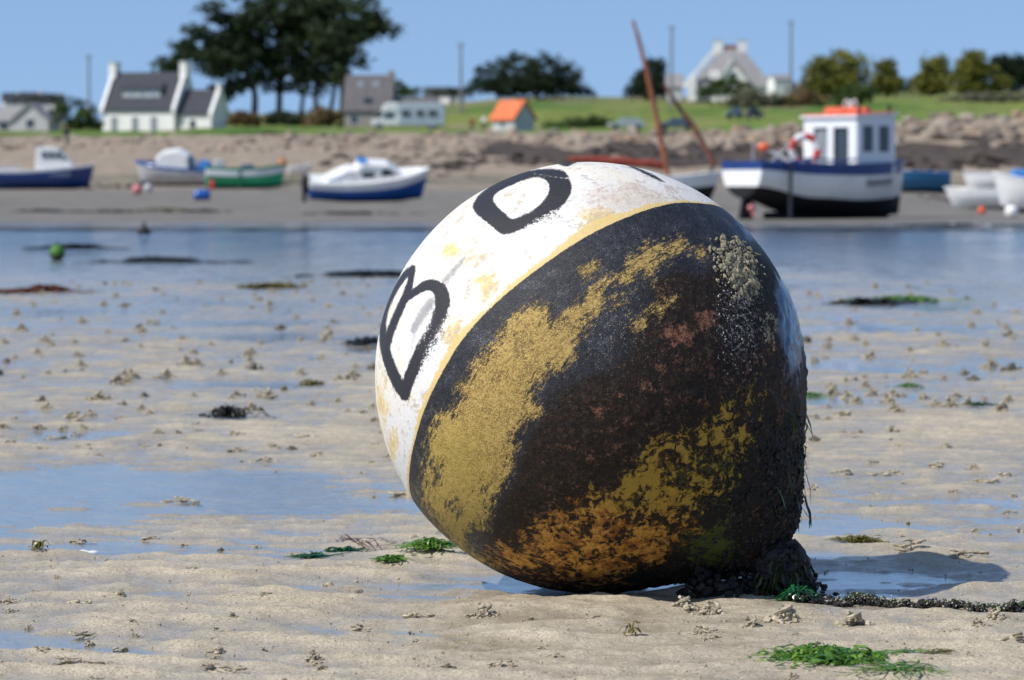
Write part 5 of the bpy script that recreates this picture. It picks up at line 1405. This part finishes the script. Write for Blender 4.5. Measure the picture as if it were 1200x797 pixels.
for i, (nm, lab, bl, Yb, n, mt) in enumerate([
    ('green_bush', 'green bushes at the left side of the white house', [(100, 138, 12, 11), (88, 146, 10, 7), (112, 146, 9, 7), (72, 132, 10, 9)], 470, 1500, 'greenleaf'),
    ('dry_shrub', 'low rust brown shrub to the right of the white house annex', [(284, 138, 14, 8), (296, 142, 12, 7), (275, 144, 8, 5)], 455, 900, 'rustleaf'),
    ('dark_hedge', 'low dark green hedge under the cypress trunks', [(330, 138, 14, 7), (348, 142, 16, 8), (318, 144, 10, 6)], 462, 1100, 'darkleaf'),
    ('dry_shrub', 'tan shrub between the cypress trunks and the stone house', [(378, 136, 16, 10), (394, 140, 11, 8), (366, 144, 12, 6)], 450, 1100, 'rustleaf'),
    ('green_bush', 'small green bush beside the stone house roof on the skyline', [(466, 104, 8, 8), (474, 108, 7, 6), (488, 108, 7, 5)], 520, 500, 'greenleaf'),
    ('round_bush', 'rounded green bush in front of the pale villa', [(840, 103, 16, 12), (858, 101, 16, 11), (826, 110, 10, 7), (872, 106, 12, 8)], 530, 1700, 'greenleaf'),
    ('grey_scrub', 'pale grey green scrub mound to the right of the cars', [(880, 114, 20, 10), (905, 118, 16, 9), (862, 118, 14, 8)], 505, 1600, 'greyleaf'),
    ('dark_scrub', 'dark scrub below the small white cottage', [(920, 121, 14, 5), (935, 123, 10, 4)], 500, 700, 'darkleaf'),
    ('dry_shrub', 'brown heathery shrub below the small cottage near the wheelhouse roof', [(940, 112, 18, 7), (958, 118, 16, 7), (930, 128, 14, 5)], 495, 1100, 'rustleaf'),
    ('green_bush', 'dark green bush rising behind the fishing boat wheelhouse', [(1000, 112, 18, 12), (1016, 108, 10, 8), (985, 120, 10, 7)], 480, 1300, 'greenleaf'),
    ('hedge', 'low green hedge between the round olive trees on the right', [(1060, 100, 14, 7), (1072, 103, 10, 5), (1048, 104, 10, 5)], 575, 800, 'greenleaf'),
    ('grey_scrub', 'grey and rust scrub on the slope at the right edge', [(1150, 115, 24, 6), (1185, 116, 20, 6), (1120, 118, 16, 5)], 470, 1500, 'greyleaf'),
    ('green_bush', 'bright green brambles along the grass edge behind the silver car', [(672, 146, 20, 6), (700, 144, 18, 7), (650, 149, 14, 4)], 432, 1300, 'greenleaf'),
    ('dark_hedge', 'distant dark hedge on the skyline between the left houses and the white house', [(60, 116, 20, 7), (84, 120, 14, 7), (30, 117, 16, 5), (100, 124, 10, 6)], 760, 1200, 'darkleaf'),
    ('dark_hedge', 'small dark hedge left of the second utility pole', [(528, 108, 9, 5), (548, 108, 8, 5), (512, 109, 8, 4)], 700, 600, 'darkleaf')]):
    bush(nm, lab, bl, Yb, n, 60 + i, mt, .30, 'shrub')

# ================================================================== boulders of the sea wall, wrack-covered rocks below, rubble bank on the left
def rock_mesh(name, mat, seed, sub=2, sq=.75):
    import bmesh
    bm = bmesh.new(); bmesh.ops.create_icosphere(bm, subdivisions=sub, radius=1)
    r = random.Random(seed); pl = [(Vector((r.gauss(0, 1), r.gauss(0, 1), r.gauss(0, 1))).normalized(), r.uniform(.55, .9)) for _ in range(9)]
    for v in bm.verts:
        d = v.co.normalized(); k = 1.0
        for n, c in pl:
            t = d.dot(n)
            if t > 0: k = min(k, c / t) if t * k > c else k
        v.co = d * k * (1 + r.uniform(-.04, .04)); v.co.z *= sq
    me = bpy.data.meshes.new(name); bm.to_mesh(me); bm.free(); me.materials.append(mat); return me
RM = [rock_mesh('boulder', M['boulder'], i) for i in range(7)]
RW = [rock_mesh('wrack_rock', M['wrack'], 20 + i, 2, .6) for i in range(5)]
RB = [rock_mesh('bank_stone', M['rubble'], 40 + i, 2, .7) for i in range(5)]
def rocks(name, label, cat, meshes, spots, part, seed):
    r = random.Random(seed)
    root = thing(name, label, cat, (spots[0][0], spots[0][1], float(land_z(spots[0][0], spots[0][1]))))
    for X, Yq, s in spots:
        o = bpy.data.objects.new(part, r.choice(meshes)); COL.objects.link(o); o.parent = root
        o.location = Vector((X, Yq, float(land_z(X, Yq)) + s * .08)) - root.location
        o.rotation_euler = (r.uniform(-.25, .25), r.uniform(-.25, .25), r.uniform(0, 6.28)); o.scale = (s * r.uniform(.85, 1.35), s * r.uniform(.8, 1.2), s * r.uniform(.7, 1.15))
    return root
r = random.Random(9)
def strip(x0, x1, n, y0, y1, s0, s1, jit=1.0):
    out = []
    for i in range(n):
        px = x0 + (x1 - x0) * (i + r.uniform(-.4, .4)) / n; Yq = r.uniform(y0, y1)
        out.append(((px - 600) / F * Yq, Yq, r.uniform(s0, s1)))
    return out
sp = strip(575, 930, 85, 281, 300, .35, .85) + strip(1010, 1260, 100, 276, 303, .35, .9) + strip(900, 1010, 26, 280, 299, .3, .7) + strip(585, 1260, 80, 276, 302, .2, .42)
rocks('boulder_wall', 'pale granite boulders heaped along the foot of the meadow on the right', 'boulders', RM, sp, 'boulder', 1)
sp = strip(520, 700, 45, 238, 272, .3, .75) + strip(690, 950, 110, 240, 276, .35, .95) + strip(1040, 1260, 120, 235, 272, .35, .95) + strip(940, 1050, 20, 245, 272, .3, .7)
sp += strip(380, 560, 34, 228, 262, .2, .55)
rocks('wrack_rocks', 'band of dark weed covered rocks below the pale boulders', 'rocks', RW, sp, 'wrack_rock', 2)
r2 = random.Random(77); led = []
for i in range(26):
    px = r2.choice((r2.uniform(560, 930), r2.uniform(1050, 1250))); Yq = r2.uniform(242, 276); led.append(((px - 600) / F * Yq, Yq, r2.uniform(.9, 1.5)))
lr = rocks('rock_ledges', 'long dark rock ledges lying among the weed covered rocks', 'rocks', RW, led, 'ledge', 5)
for c in lr.children: c.scale = (c.scale[0] * 2.2, c.scale[1] * 1.2, c.scale[2] * .8); c.rotation_euler.z = r2.gauss(0, .3)
sp = strip(335, 600, 130, 272, 300, .22, .55) + strip(-60, 340, 110, 270, 300, .18, .50)
rocks('rubble_bank', 'bank of small pinkish stones under the grass on the left', 'stones', RB, sp, 'bank_stone', 3)
sp = strip(100, 180, 10, 168, 178, .12, .3) + strip(330, 380, 8, 176, 186, .12, .3) + strip(480, 560, 16, 205, 235, .2, .45) + strip(1080, 1200, 20, 150, 170, .1, .28)
rocks('scattered_stones', 'scattered dark stones on the upper sand among the beached boats', 'stones', RW, sp, 'beach_stone', 4)

# ================================================================== BEACH: worm casts, weed, mooring rope, floats, shells
def cast_coil(seed, sc=1.0):
    r = random.Random(seed); mb = MB()
    for k in range(r.choice((4, 5, 6))):
        x, y = r.gauss(0, .012), r.gauss(0, .010); a = r.uniform(0, 6.28); pts = []
        z0 = .002 + .0042 * k; n = r.randint(9, 20); cur = r.uniform(-.8, .8)
        for i in range(n):
            pts.append((x, y, z0 + .003 * math.sin(i * .8) + .002 * r.random()))
            cur += r.gauss(0, .25); cur = max(-.95, min(.95, cur)) - .22 * math.copysign(1, x * math.sin(a) - y * math.cos(a)) * (-1 if math.hypot(x, y) > .030 else 0)
            a += cur; x += math.cos(a) * .0062; y += math.sin(a) * .0055
        rr_ = r.uniform(.0026, .0042)
        mb.tube(pts, [rr_ * r.uniform(.8, 1.15) * (.55 if i in (0, n - 1) else 1) for i in range(n)], 6)
    mb.ball((0, 0, .002), (.020, .015, .008), 8, 5, wob=.2, seed=seed)
    return mb
def cast_heap(seed):
    r = random.Random(seed); mb = MB()
    for i in range(34):
        x, y = r.gauss(0, .020), r.gauss(0, .016); h = .022 * math.exp(-(x*x + y*y) / .0005)
        mb.ball((x, y, h * r.uniform(.2, 1)), (r.uniform(.003, .008), r.uniform(.003, .007), r.uniform(.003, .006)), 6, 4, wob=.32, seed=r.random())
    for k in range(2):
        a = r.uniform(0, 6.28); pts = [(math.cos(a + i * .5) * .012, math.sin(a + i * .5) * .010, .012 + .002 * i) for i in range(7)]
        mb.tube(pts, .004, 6)
    return mb
def cast_lump(seed):
    r = random.Random(seed); mb = MB()
    mb.ball((0, 0, .004), (.022, .018, .018), 9, 6, wob=.22, seed=seed)
    for i in range(9): mb.ball((r.gauss(0, .024), r.gauss(0, .018), .004), r.uniform(.003, .009), 6, 4, wob=.3, seed=r.random())
    return mb
CAST = [cast_coil(i).mesh('worm_cast', M['cast'], True) for i in range(8)]
HEAP = [cast_heap(50 + i).mesh('sand_heap', M['cast'], False) for i in range(5)]
LUMP = [cast_lump(80 + i).mesh('mud_lump', M['castdark'] if i < 3 else M['cast'], False) for i in range(6)]
def put(name, mesh, px, py, sc, label, cat, group=None, rz=None, dz=0.0, sz=1.0):
    p = B3(px, py); o = bpy.data.objects.new(name, mesh); COL.objects.link(o)
    o.location = (p.x, p.y, max(p.z, -.004) - .0025 * sc + dz); o.rotation_euler = (0, 0, random.uniform(0, 6.28) if rz is None else rz); o.scale = (sc, sc, sc * sz)
    return tag(o, label, cat, group)
NAMED = [
 (0, 492, 728, 1.35, 'largest coiled worm cast, sprawling on the sand in front of the buoy left of centre'),
 (1, 698, 723, 1.05, 'dark edged coiled worm cast straight in front of the buoy'),
 (2, 92, 636, .95, 'coiled worm cast above a bright white spot by the left pool'),
 (3, 181, 633, .95, 'arched worm cast on a sandy strip between two pools at the left'),
 (4, 90, 709, 1.15, 'coiled worm cast on a rise in the lower left beach'),
 (5, 99, 746, 1.0, 'pale rounded worm cast below the rise at the lower left'),
 (6, 80, 779, 1.2, 'long dark worm cast lying in the bottom left corner'),
 (7, 257, 787, 1.1, 'worm cast cut by the bottom edge of the picture at left'),
 (1, 281, 694, .95, 'worm cast with a dark gap on the wet sand below the left pools'),
 (2, 411, 668, 1.1, 'ropy worm cast left of the green weed beside the buoy'),
 (4, 366, 665, .8, 'small dark crested worm cast beside the ropy one'),
 (0, 1190, 747, 1.2, 'fan shaped worm cast at the right edge below the mooring rope'),
 (3, 1148, 566, 1.5, 'big knotted worm cast high on the beach to the right of the buoy'),
 (5, 1062, 644, 1.5, 'broad worm cast just beyond the shadow of the buoy'),
 (6, 1128, 652, 1.2, 'low worm cast to the right of the broad one by the shadow'),
 (7, 1042, 556, 1.3, 'dark eyed worm cast right of the buoy at its mid height'),
 (2, 1098, 545, 1.2, 'pale flat worm cast beside the big knotted one at right'),
 (3, 478, 582, 1.5, 'worm cast touching the buoy outline at its lower left side'),
 (0, 316, 539, 1.4, 'tall pale worm cast standing above the left pool'),
 (1, 355, 511, 1.5, 'pale mounded worm cast above the pool, farther off than the tall one'),
 (6, 212, 589, 1.2, 'worm cast reflected in the middle of the big left pool')]
for i, x, y, s, lab in NAMED: put('worm_cast', CAST[i], x, y, s, lab, 'worm cast', sz=.62)
for x, y, s, lab in [(834, 713, 1.3, 'crumbled pale sand heap in front of the dark mooring end of the buoy'), (802, 711, 1.0, 'smaller crumbled sand heap left of the pale heap before the buoy'), (918, 727, 1.5, 'wide crumbled sand heap below the mooring eye'), (1000, 733, 1.3, 'crumbled sand heap between the mooring rope and the bright green weed'),
                     (568, 716, 1.1, 'rough patch of crumbled sand just left of the buoy foot'), (880, 735, .9, 'little crumbled sand heap left of the wide heap below the mooring eye'), (1165, 724, 1.0, 'crumbled sand heap under the rope near the right edge')]:
    put('sand_heap', HEAP[int(x) % 5], x, y, s, lab, 'sand heap')
# all the other casts and lumps, the nearest as single things
r = random.Random(21)
spots = []
tries = 0
while len(spots) < 640 and tries < 20000:
    tries += 1
    py = 330 + 470 * r.random() ** 1.25; px = r.uniform(-60, 1260)
    if r.random() > (.35 + .65 * sstep(620, 480, py)) * (.75 + .6 * perlin(px / 90, py / 30, 2.0)): continue
    g = G(px, py)
    if math.hypot(g.x - .18, g.y - 8.33) < .42 or (930 < px < 1180 and 655 < py < 705): continue
    z = float(beach_z(g.x, g.y))
    if z < -.004 and r.random() < .8: continue
    if any(abs(px - n[1]) < 30 and abs(py - n[2]) < 9 for n in NAMED): continue
    spots.append((py, px))
spots.sort(reverse=True)
far = []
SHORT = ['the largest coiled worm cast', 'the dark edged worm cast', 'the worm cast above the white glint', 'the arched worm cast', 'the worm cast on the left rise', 'the pale rounded worm cast', 'the bottom left corner cast', 'the cast at the bottom edge',
 'the cast with a dark gap', 'the ropy worm cast', 'the dark crested worm cast', 'the fan shaped worm cast', 'the big knotted worm cast', 'the broad worm cast', 'the low cast by the shadow', 'the dark eyed worm cast', 'the pale flat worm cast', 'the cast touching the buoy', 'the tall pale worm cast', 'the pale mounded worm cast', 'the cast in the left pool']
LM = [(n[1], n[2], sh) for n, sh in zip(NAMED, SHORT)] + [
    (268, 488, 'the spiky black wrack'), (508, 650, 'the green weed heap under the buoy'), (402, 642, 'the dark green weed knot'), (1010, 633, 'the olive brown weed tuft'), (975, 770, 'the big bright green weed heap'),
    (52, 340, 'the rusty brown weed mound'), (318, 337, 'the flat olive weed patch'), (1062, 354, 'the distant green weed patch'), (1066, 455, 'the far right green weed scrap'), (366, 452, 'the yellowish weed scrap'),
    (430, 405, 'the thin black weed strip'), (1150, 475, 'the faint green weed scrap at right'), (948, 465, 'the green weed scrap beside the buoy'), (96, 648, 'the bright white glint'), (46, 650, 'the tiny brown weed sprig'),
    (1080, 713, 'the middle of the mooring rope'), (1170, 715, 'the weedy end of the mooring rope'), (740, 745, 'the amber weed sprig'), (15, 343, 'the rusty left edge weed strip'), (1060, 685, 'the shadow of the buoy')]
used = set()
def where(px, py, typ):
    best = None
    for x, y, nm in LM:
        dx, dy = px - x, (py - y) * 2.2
        d = math.hypot(dx, dy)
        if d > 300: continue
        rel = ('to the left of ' if dx < 0 else 'to the right of ') if abs(dx) > abs(dy) else ('beyond ' if dy < 0 else 'in front of ')
        if (typ, rel, nm) in used: continue
        if best is None or d < best[0]: best = (d, rel, nm)
    if best is None: return None
    used.add((typ, best[1], best[2]))
    nm = best[2]
    return best[1] + nm
order = sorted(range(len(spots[:250])), key=lambda k: min(math.hypot(spots[k][1] - x, (spots[k][0] - y) * 2.2) for x, y, n in LM))
TY = [r.choices((0, 1, 2), (.50, .32, .18))[0] for _ in spots]
REL = {k: where(spots[k][1], spots[k][0], TY[k]) for k in order}
def lab_for(k, kind, common):
    w = REL.get(k)
    return ('nearest ' + kind + ' ' + w) if w else common
for k, (py, px) in enumerate(spots):
    typ = TY[k]
    sc = r.choice((.35, .45, .55, .65, .85)) * (1.0 if py > 560 else 1.0 + .5 * sstep(560, 440, py))
    if py > 620: sc *= .7
    if k < 250:
        if typ == 0: put('worm_cast', r.choice(CAST), px, py, sc, lab_for(k, 'small coiled cast', 'one of the many small coiled worm casts dotting the wet beach'), 'worm cast', 'small worm casts scattered over the beach', sz=.95)
        elif typ == 1: put('sand_heap', r.choice(HEAP), px, py, sc, lab_for(k, 'crumbly sand heap', 'one of the many small crumbly sand heaps dotting the beach'), 'sand heap', 'small sand heaps scattered over the beach', sz=.95)
        else: put('mud_lump', r.choice(LUMP), px, py, sc * .8, lab_for(k, 'mud lump', 'one of the many small lumps of mud dotting the beach'), 'mud lump', 'small mud lumps scattered over the beach', sz=1.0)
    else: far.append((px, py, sc, typ))
mb = [MB(), MB()]
for px, py, sc, typ in far:
    p = B3(px, py); src = (cast_lump if typ == 2 else cast_heap)(int(px))
    a = r.uniform(0, 6.28); ca, sa = math.cos(a) * sc, math.sin(a) * sc
    mb[1 if typ == 2 else 0].add([(p.x + x * ca - y * sa, p.y + x * sa + y * ca, max(p.z, -.004) + z * sc * 1.35) for x, y, z in src.v], src.f)
tag(mb[0].build('distant_casts', M['cast']), 'faint specks of worm casts far out on the wet sand', 'worm casts', None, 'stuff')
tag(mb[1].build('distant_mud_lumps', M['castdark']), 'dark specks of mud far out on the wet sand', 'mud lumps', None, 'stuff')
# tiny grit on the near sand
mb = MB()
for i in range(900):
    px, py = r.uniform(-40, 1240), 600 + 200 * r.random()
    g = G(px, py)
    if math.hypot(g.x - .18, g.y - 8.33) < .36: continue
    p = B3(px, py); 
    if p.z < 0: continue
    mb.ball((p.x, p.y, p.z + .001), r.uniform(.0012, .0038), 5, 3, wob=.3, seed=r.random())
tag(mb.build('sand_grit', M['cast']), 'loose grit and sand pellets on the near beach', 'grit', None, 'stuff')

# --- weed
weed_tuft('green_seaweed', 'bright green heap of sea lettuce in the bottom right foreground', 'seaweed', 972, 775, .125, 900, .045, M['sealettuce'], 1, rise=.022, elong=.95, wid=(.003, .011))
weed_tuft('green_seaweed', 'trailing tail of bright green weed at the bottom edge right of the big green heap', 'seaweed', 1052, 792, .012, 60, .12, M['sealettuce'], 2, rise=.006, elong=7, wid=(.002, .006))
weed_tuft('green_seaweed', 'thin green weed strand on the sand above the trailing tail at right', 'seaweed', 1066, 765, .006, 22, .06, M['sealettuce'], 3, rise=.004, elong=4, wid=(.002, .005))
weed_tuft('green_seaweed', 'short green weed strand nearest the mooring rope in the right foreground', 'seaweed', 1097, 762, .006, 22, .06, M['oliveweed'], 4, rise=.004, elong=4, wid=(.002, .005))
weed_tuft('green_seaweed', 'green weed heap tucked under the lower left side of the buoy', 'seaweed', 506, 652, .055, 420, .04, M['sealettuce'], 5, rise=.022, elong=1.3, wid=(.0025, .008))
weed_tuft('green_seaweed', 'small green weed tuft left of the heap under the buoy', 'seaweed', 458, 658, .026, 110, .04, M['sealettuce'], 6, rise=.010, elong=1.6)
weed_tuft('green_seaweed', 'dark green weed knot on the sand hump left of the buoy', 'seaweed', 402, 642, .022, 110, .05, M['deepweed'], 7, rise=.014, elong=1.6)
weed_tuft('green_seaweed', 'dark wet strip of weed trailing into the pool left of the knot', 'seaweed', 366, 653, .014, 70, .06, M['deepweed'], 8, rise=.005, elong=3.4)
weed_tuft('olive_seaweed', 'olive brown weed tuft on the sand beyond the shadow of the buoy', 'seaweed', 1010, 633, .035, 160, .05, M['oliveweed'], 9, rise=.022, elong=1.6)
weed_tuft('green_seaweed', 'dark green weed tuft at the foot of the mooring eye', 'seaweed', 934, 703, .024, 150, .05, M['deepweed'], 10, rise=.030, elong=1.5)
weed_tuft('dry_weed', 'tiny upright brown weed sprig by the left pool', 'seaweed', 46, 650, .008, 22, .04, M['oliveweed'], 11, rise=.03)
weed_tuft('dry_weed', 'tiny amber weed sprig on the sand in front of the buoy', 'seaweed', 740, 745, .006, 16, .03, M['oliveweed'], 12, rise=.03)
weed_tuft('black_seaweed', 'spiky black wrack on the sand left of the buoy', 'seaweed', 268, 492, .075, 110, .10, M['blackweed'], 13, rise=.055, elong=1.7, wid=(.006, .014))
weed_tuft('black_seaweed', 'thin black weed strip close to the left edge of the buoy', 'seaweed', 430, 406, .055, 90, .16, M['blackweed'], 14, rise=.05, elong=3.0, wid=(.006, .02))
weed_tuft('black_seaweed', 'long dark weed line on the water edge at the left', 'seaweed', 178, 307, .28, 170, .4, M['blackweed'], 15, rise=.07, elong=3.4, wid=(.02, .05))
weed_tuft('brown_seaweed', 'rusty brown weed mound on the wet sand at the left', 'seaweed', 52, 342, .13, 160, .25, M['brownweed'], 16, rise=.06, elong=1.8, wid=(.015, .04))
weed_tuft('brown_seaweed', 'flat rusty brown weed strip at the left edge', 'seaweed', 15, 343, .10, 120, .25, M['brownweed'], 17, rise=.03, elong=3.0, wid=(.015, .04))
weed_tuft('olive_seaweed', 'flat olive weed patch on the sand at mid left', 'seaweed', 318, 338, .13, 130, .25, M['oliveweed'], 18, rise=.05, elong=2.0, wid=(.02, .05))
weed_tuft('black_seaweed', 'dark weed patch showing just left of the buoy lettering', 'seaweed', 432, 324, .22, 170, .4, M['blackweed'], 19, rise=.06, elong=2.4, wid=(.02, .05))
weed_tuft('green_seaweed', 'distant green weed patch on the wet sand right of the buoy', 'seaweed', 1062, 354, .12, 130, .25, M['sealettuce'], 20, rise=.045, elong=2.6, wid=(.015, .035))
weed_tuft('black_seaweed', 'dark weed strip left of the distant green patch at right', 'seaweed', 1018, 357, .10, 110, .25, M['blackweed'], 21, rise=.05, elong=2.6, wid=(.02, .05))
weed_tuft('green_seaweed', 'little bright green weed scrap on the sand far right', 'seaweed', 1066, 455, .035, 40, .08, M['sealettuce'], 22, rise=.02, elong=2.0, wid=(.006, .015))
weed_tuft('green_seaweed', 'little green weed scrap close to the right side of the buoy', 'seaweed', 948, 465, .035, 40, .08, M['sealettuce'], 23, rise=.02, elong=1.4, wid=(.006, .015))
weed_tuft('olive_seaweed', 'yellowish weed scrap in a small pool left of the buoy', 'seaweed', 366, 452, .04, 40, .08, M['oliveweed'], 24, rise=.03, elong=1.2, wid=(.006, .015))
weed_tuft('green_seaweed', 'faint green weed scrap near the right edge of the beach', 'seaweed', 1150, 475, .04, 30, .08, M['deepweed'], 25, rise=.02, elong=1.2, wid=(.006, .015))
# weed streaks in the channel and on the far foreshore
for i, (x, y, sp, el, lab, mt) in enumerate([(50, 249, .8, 3.0, 'dark weed patch at the far water edge, nearest the left border', 'blackweed'), (135, 250, .8, 3.2, 'dark weed patch on the far sand below the pink float', 'blackweed'), (190, 247, .6, 2.0, 'greenish weed patch on the far sand below the grey boat', 'oliveweed'),
        (235, 249, .6, 2.2, 'dark weed patch on the far sand below the blue barrel', 'blackweed'), (408, 252, .7, 2.6, 'dark weed patch on the far sand below the cruiser', 'blackweed'), (1115, 265, .6, 4.0, 'dark weed streak at the water edge right of the fishing boat', 'blackweed'), (85, 292, .35, 2.4, 'small dark weed clump in the channel right of the green float', 'blackweed')]):
    b_ = Vector(P(x, y, 84)); Yq = 84.0
    for _ in range(40):
        row = HOR + F * (H - max(float(land_z((x - 600) / F * Yq, Yq)), -.0)) / Yq
        if row > y: Yq += 1.0
    o = weed_tuft('wrack_patch', lab, 'seaweed', 600, 400, sp * .7, 90, .5, M[mt], 40 + i, rise=.07, elong=el, wid=(.04, .10), ground=False)
    o.location = ((x - 600) / F * Yq, Yq, max(float(land_z((x - 600) / F * Yq, Yq)), 0) + .01) if y < 260 else tuple(G(x, y, .0))
# red weed strand beside the pool
mb = MB(); q = random.Random(4)
path = spline([(384, 629), (400, 632), (418, 636), (440, 638), (470, 639), (512, 641)], 8)
for k in range(14):
    dx, dy = q.gauss(0, 4), q.gauss(0, 1.2); a, b2 = sorted((q.randint(0, 20), q.randint(14, len(path) - 1)))
    pts = [B3(x + dx, y + dy, .004 + .003 * q.random()) for x, y in path[a:b2 + 1:3]]
    if len(pts) > 2: ribbon(mb, pts, q.uniform(.002, .005) , roll=q.uniform(-.5, .5))
tag(mb.build('red_seaweed', M['redweed']), 'thin dark red weed strand lying between the pool and the green weed', 'seaweed')

# --- crusted mooring rope running off to the right
root = thing('mooring_rope', 'mooring rope crusted with dark weed running right from the buoy along the sand', 'rope', B3(950, 708))
q = random.Random(8)
path = spline([(938, 705), (965, 707), (1000, 708), (1035, 709), (1060, 711), (1090, 713), (1120, 714), (1150, 715), (1180, 716), (1215, 716), (1290, 718), (1380, 716)], 14)
pts = [B3(x, y + 1.2 * math.sin(x * .11), .007 + .004 * math.sin(x * .07)) - root.location for x, y in path]
MB().tube(pts, [.0062 + .003 * abs(perlin(i * .35, 3.3)) + q.uniform(0, .002) for i in range(len(pts))], 8).build('rope', plain('tarred_rope', (.045, .036, .028), .8, .3, .5, 60, bump=.6, bscale=160), root, True)
cs = []
for i in range(1100):
    p = pts[q.randrange(len(pts))]; cs.append((p + Vector((q.gauss(0, .010), q.gauss(0, .007), q.gauss(-.001, .004))), Vector((q.gauss(0, 1), q.gauss(0, 1), 1)), q.uniform(.002, .0065), q.uniform(.5, 1)))
blob_mesh(cs, 'mussel_crust', M['mussel'], root, 9)
cs = [(pts[q.randrange(len(pts))] + Vector((q.gauss(0, .01), q.gauss(-.004, .006), q.gauss(.006, .004))), Vector((0, 0, 1)), q.uniform(.0012, .003), .8) for i in range(420)]
blob_mesh(cs, 'barnacle', t_, root, 10, 5, 3)
mb = MB()
for i in range(80):
    k = q.choice([q.randrange(len(pts)), q.randint(26, 40), q.randint(len(pts) - 60, len(pts) - 30)]); p = pts[k]; a = q.uniform(0, 6.28); v = Vector((math.cos(a), math.sin(a), 0)) * q.uniform(.004, .008)
    ribbon(mb, [p + v * j + Vector((0, 0, .008 + .006 * math.sin(j * .8) - .0012 * j * j * .3)) for j in range(5)], q.uniform(.002, .006), roll=q.uniform(-.7, .7))
tag(mb.build('weed_fringe', M['hanggreen'], root), kind='stuff')

# --- floats standing in the shallows
p = G(67, 304)
o = thing('weedy_float', 'small ball float covered in green algae standing in the channel at left', 'float', (p.x, p.y, -.01))
t = NT('algae_float'); z = t.xyz(t.obj())[2]; n_ = t.noise(18, 4, .6, t.obj())
t.bsdf(t.mix(t.ss(t.math('ADD', z, t.math('MULTIPLY', n_, .05)), .05, .14), (.012, .016, .010), t.mix(n_, (.03, .10, .015), (.08, .22, .03))), .6, .4, t.bump(n_, .6, .02))
MB().ball((0, 0, .09), (.098, .098, .098), 20, 14, wob=.04).build('float', t.m, o, True); MB().ring((0, 0, .195), .02, .008, 'Y', 12, 5).build('eye', M['black'], o)
p = G(169, 274)
o = thing('dark_float', 'dark conical float in the channel near the far water edge at left', 'float', (p.x, p.y, -.01))
MB().tube([(0, 0, 0), (0, 0, .06), (0, 0, .12), (0, 0, .17)], [.13, .11, .07, .03], 14).build('float', M['antifoul'], o, True); MB().ring((0, 0, .19), .03, .01, 'Y', 10, 5).build('eye', M['black'], o)
# --- shells; the two by the left pool are added to stand for a glint
def shell(seed):
    r = random.Random(seed); mb = MB(); n, m = 9, 5; vs = [(0, 0, .001)]
    for j in range(1, m):
        f = j / (m - 1)
        for i in range(n):
            a = math.pi * (.08 + .84 * i / (n - 1)); k = f * .016 * (1 + .10 * math.cos(i * 6.28 / 2))
            vs.append((k * math.cos(a), k * math.sin(a), .001 + .006 * math.sin(f * 2.2) * math.sin(a)))
    fs = [(0, 1 + i, 2 + i) for i in range(n - 1)] + [(1 + (j-1)*n + i, 1 + j*n + i, 2 + j*n + i, 2 + (j-1)*n + i) for j in range(1, m - 1) for i in range(n - 1)]
    mb.add(vs, fs); return mb.mesh('shell', M['shell'], True)
SH = [shell(i) for i in range(3)]
for k, (x, y, s, lab) in enumerate([(96, 648, 1.3, 'bright white glint piece at the edge of the left pool'), (110, 648, 1.0, 'smaller white glint piece touching the bright one by the left pool'), (853, 681, .8, 'pale shell in the shade under the dark end of the buoy'), (866, 684, 1.0, 'larger pale shell in the shade under the dark end of the buoy'), (908, 699, .9, 'pale shell beside the foot of the mooring eye')]):
    put('shell', SH[k % 3], x, y, s, lab, 'shell', rz=.4 * k, dz=.003)
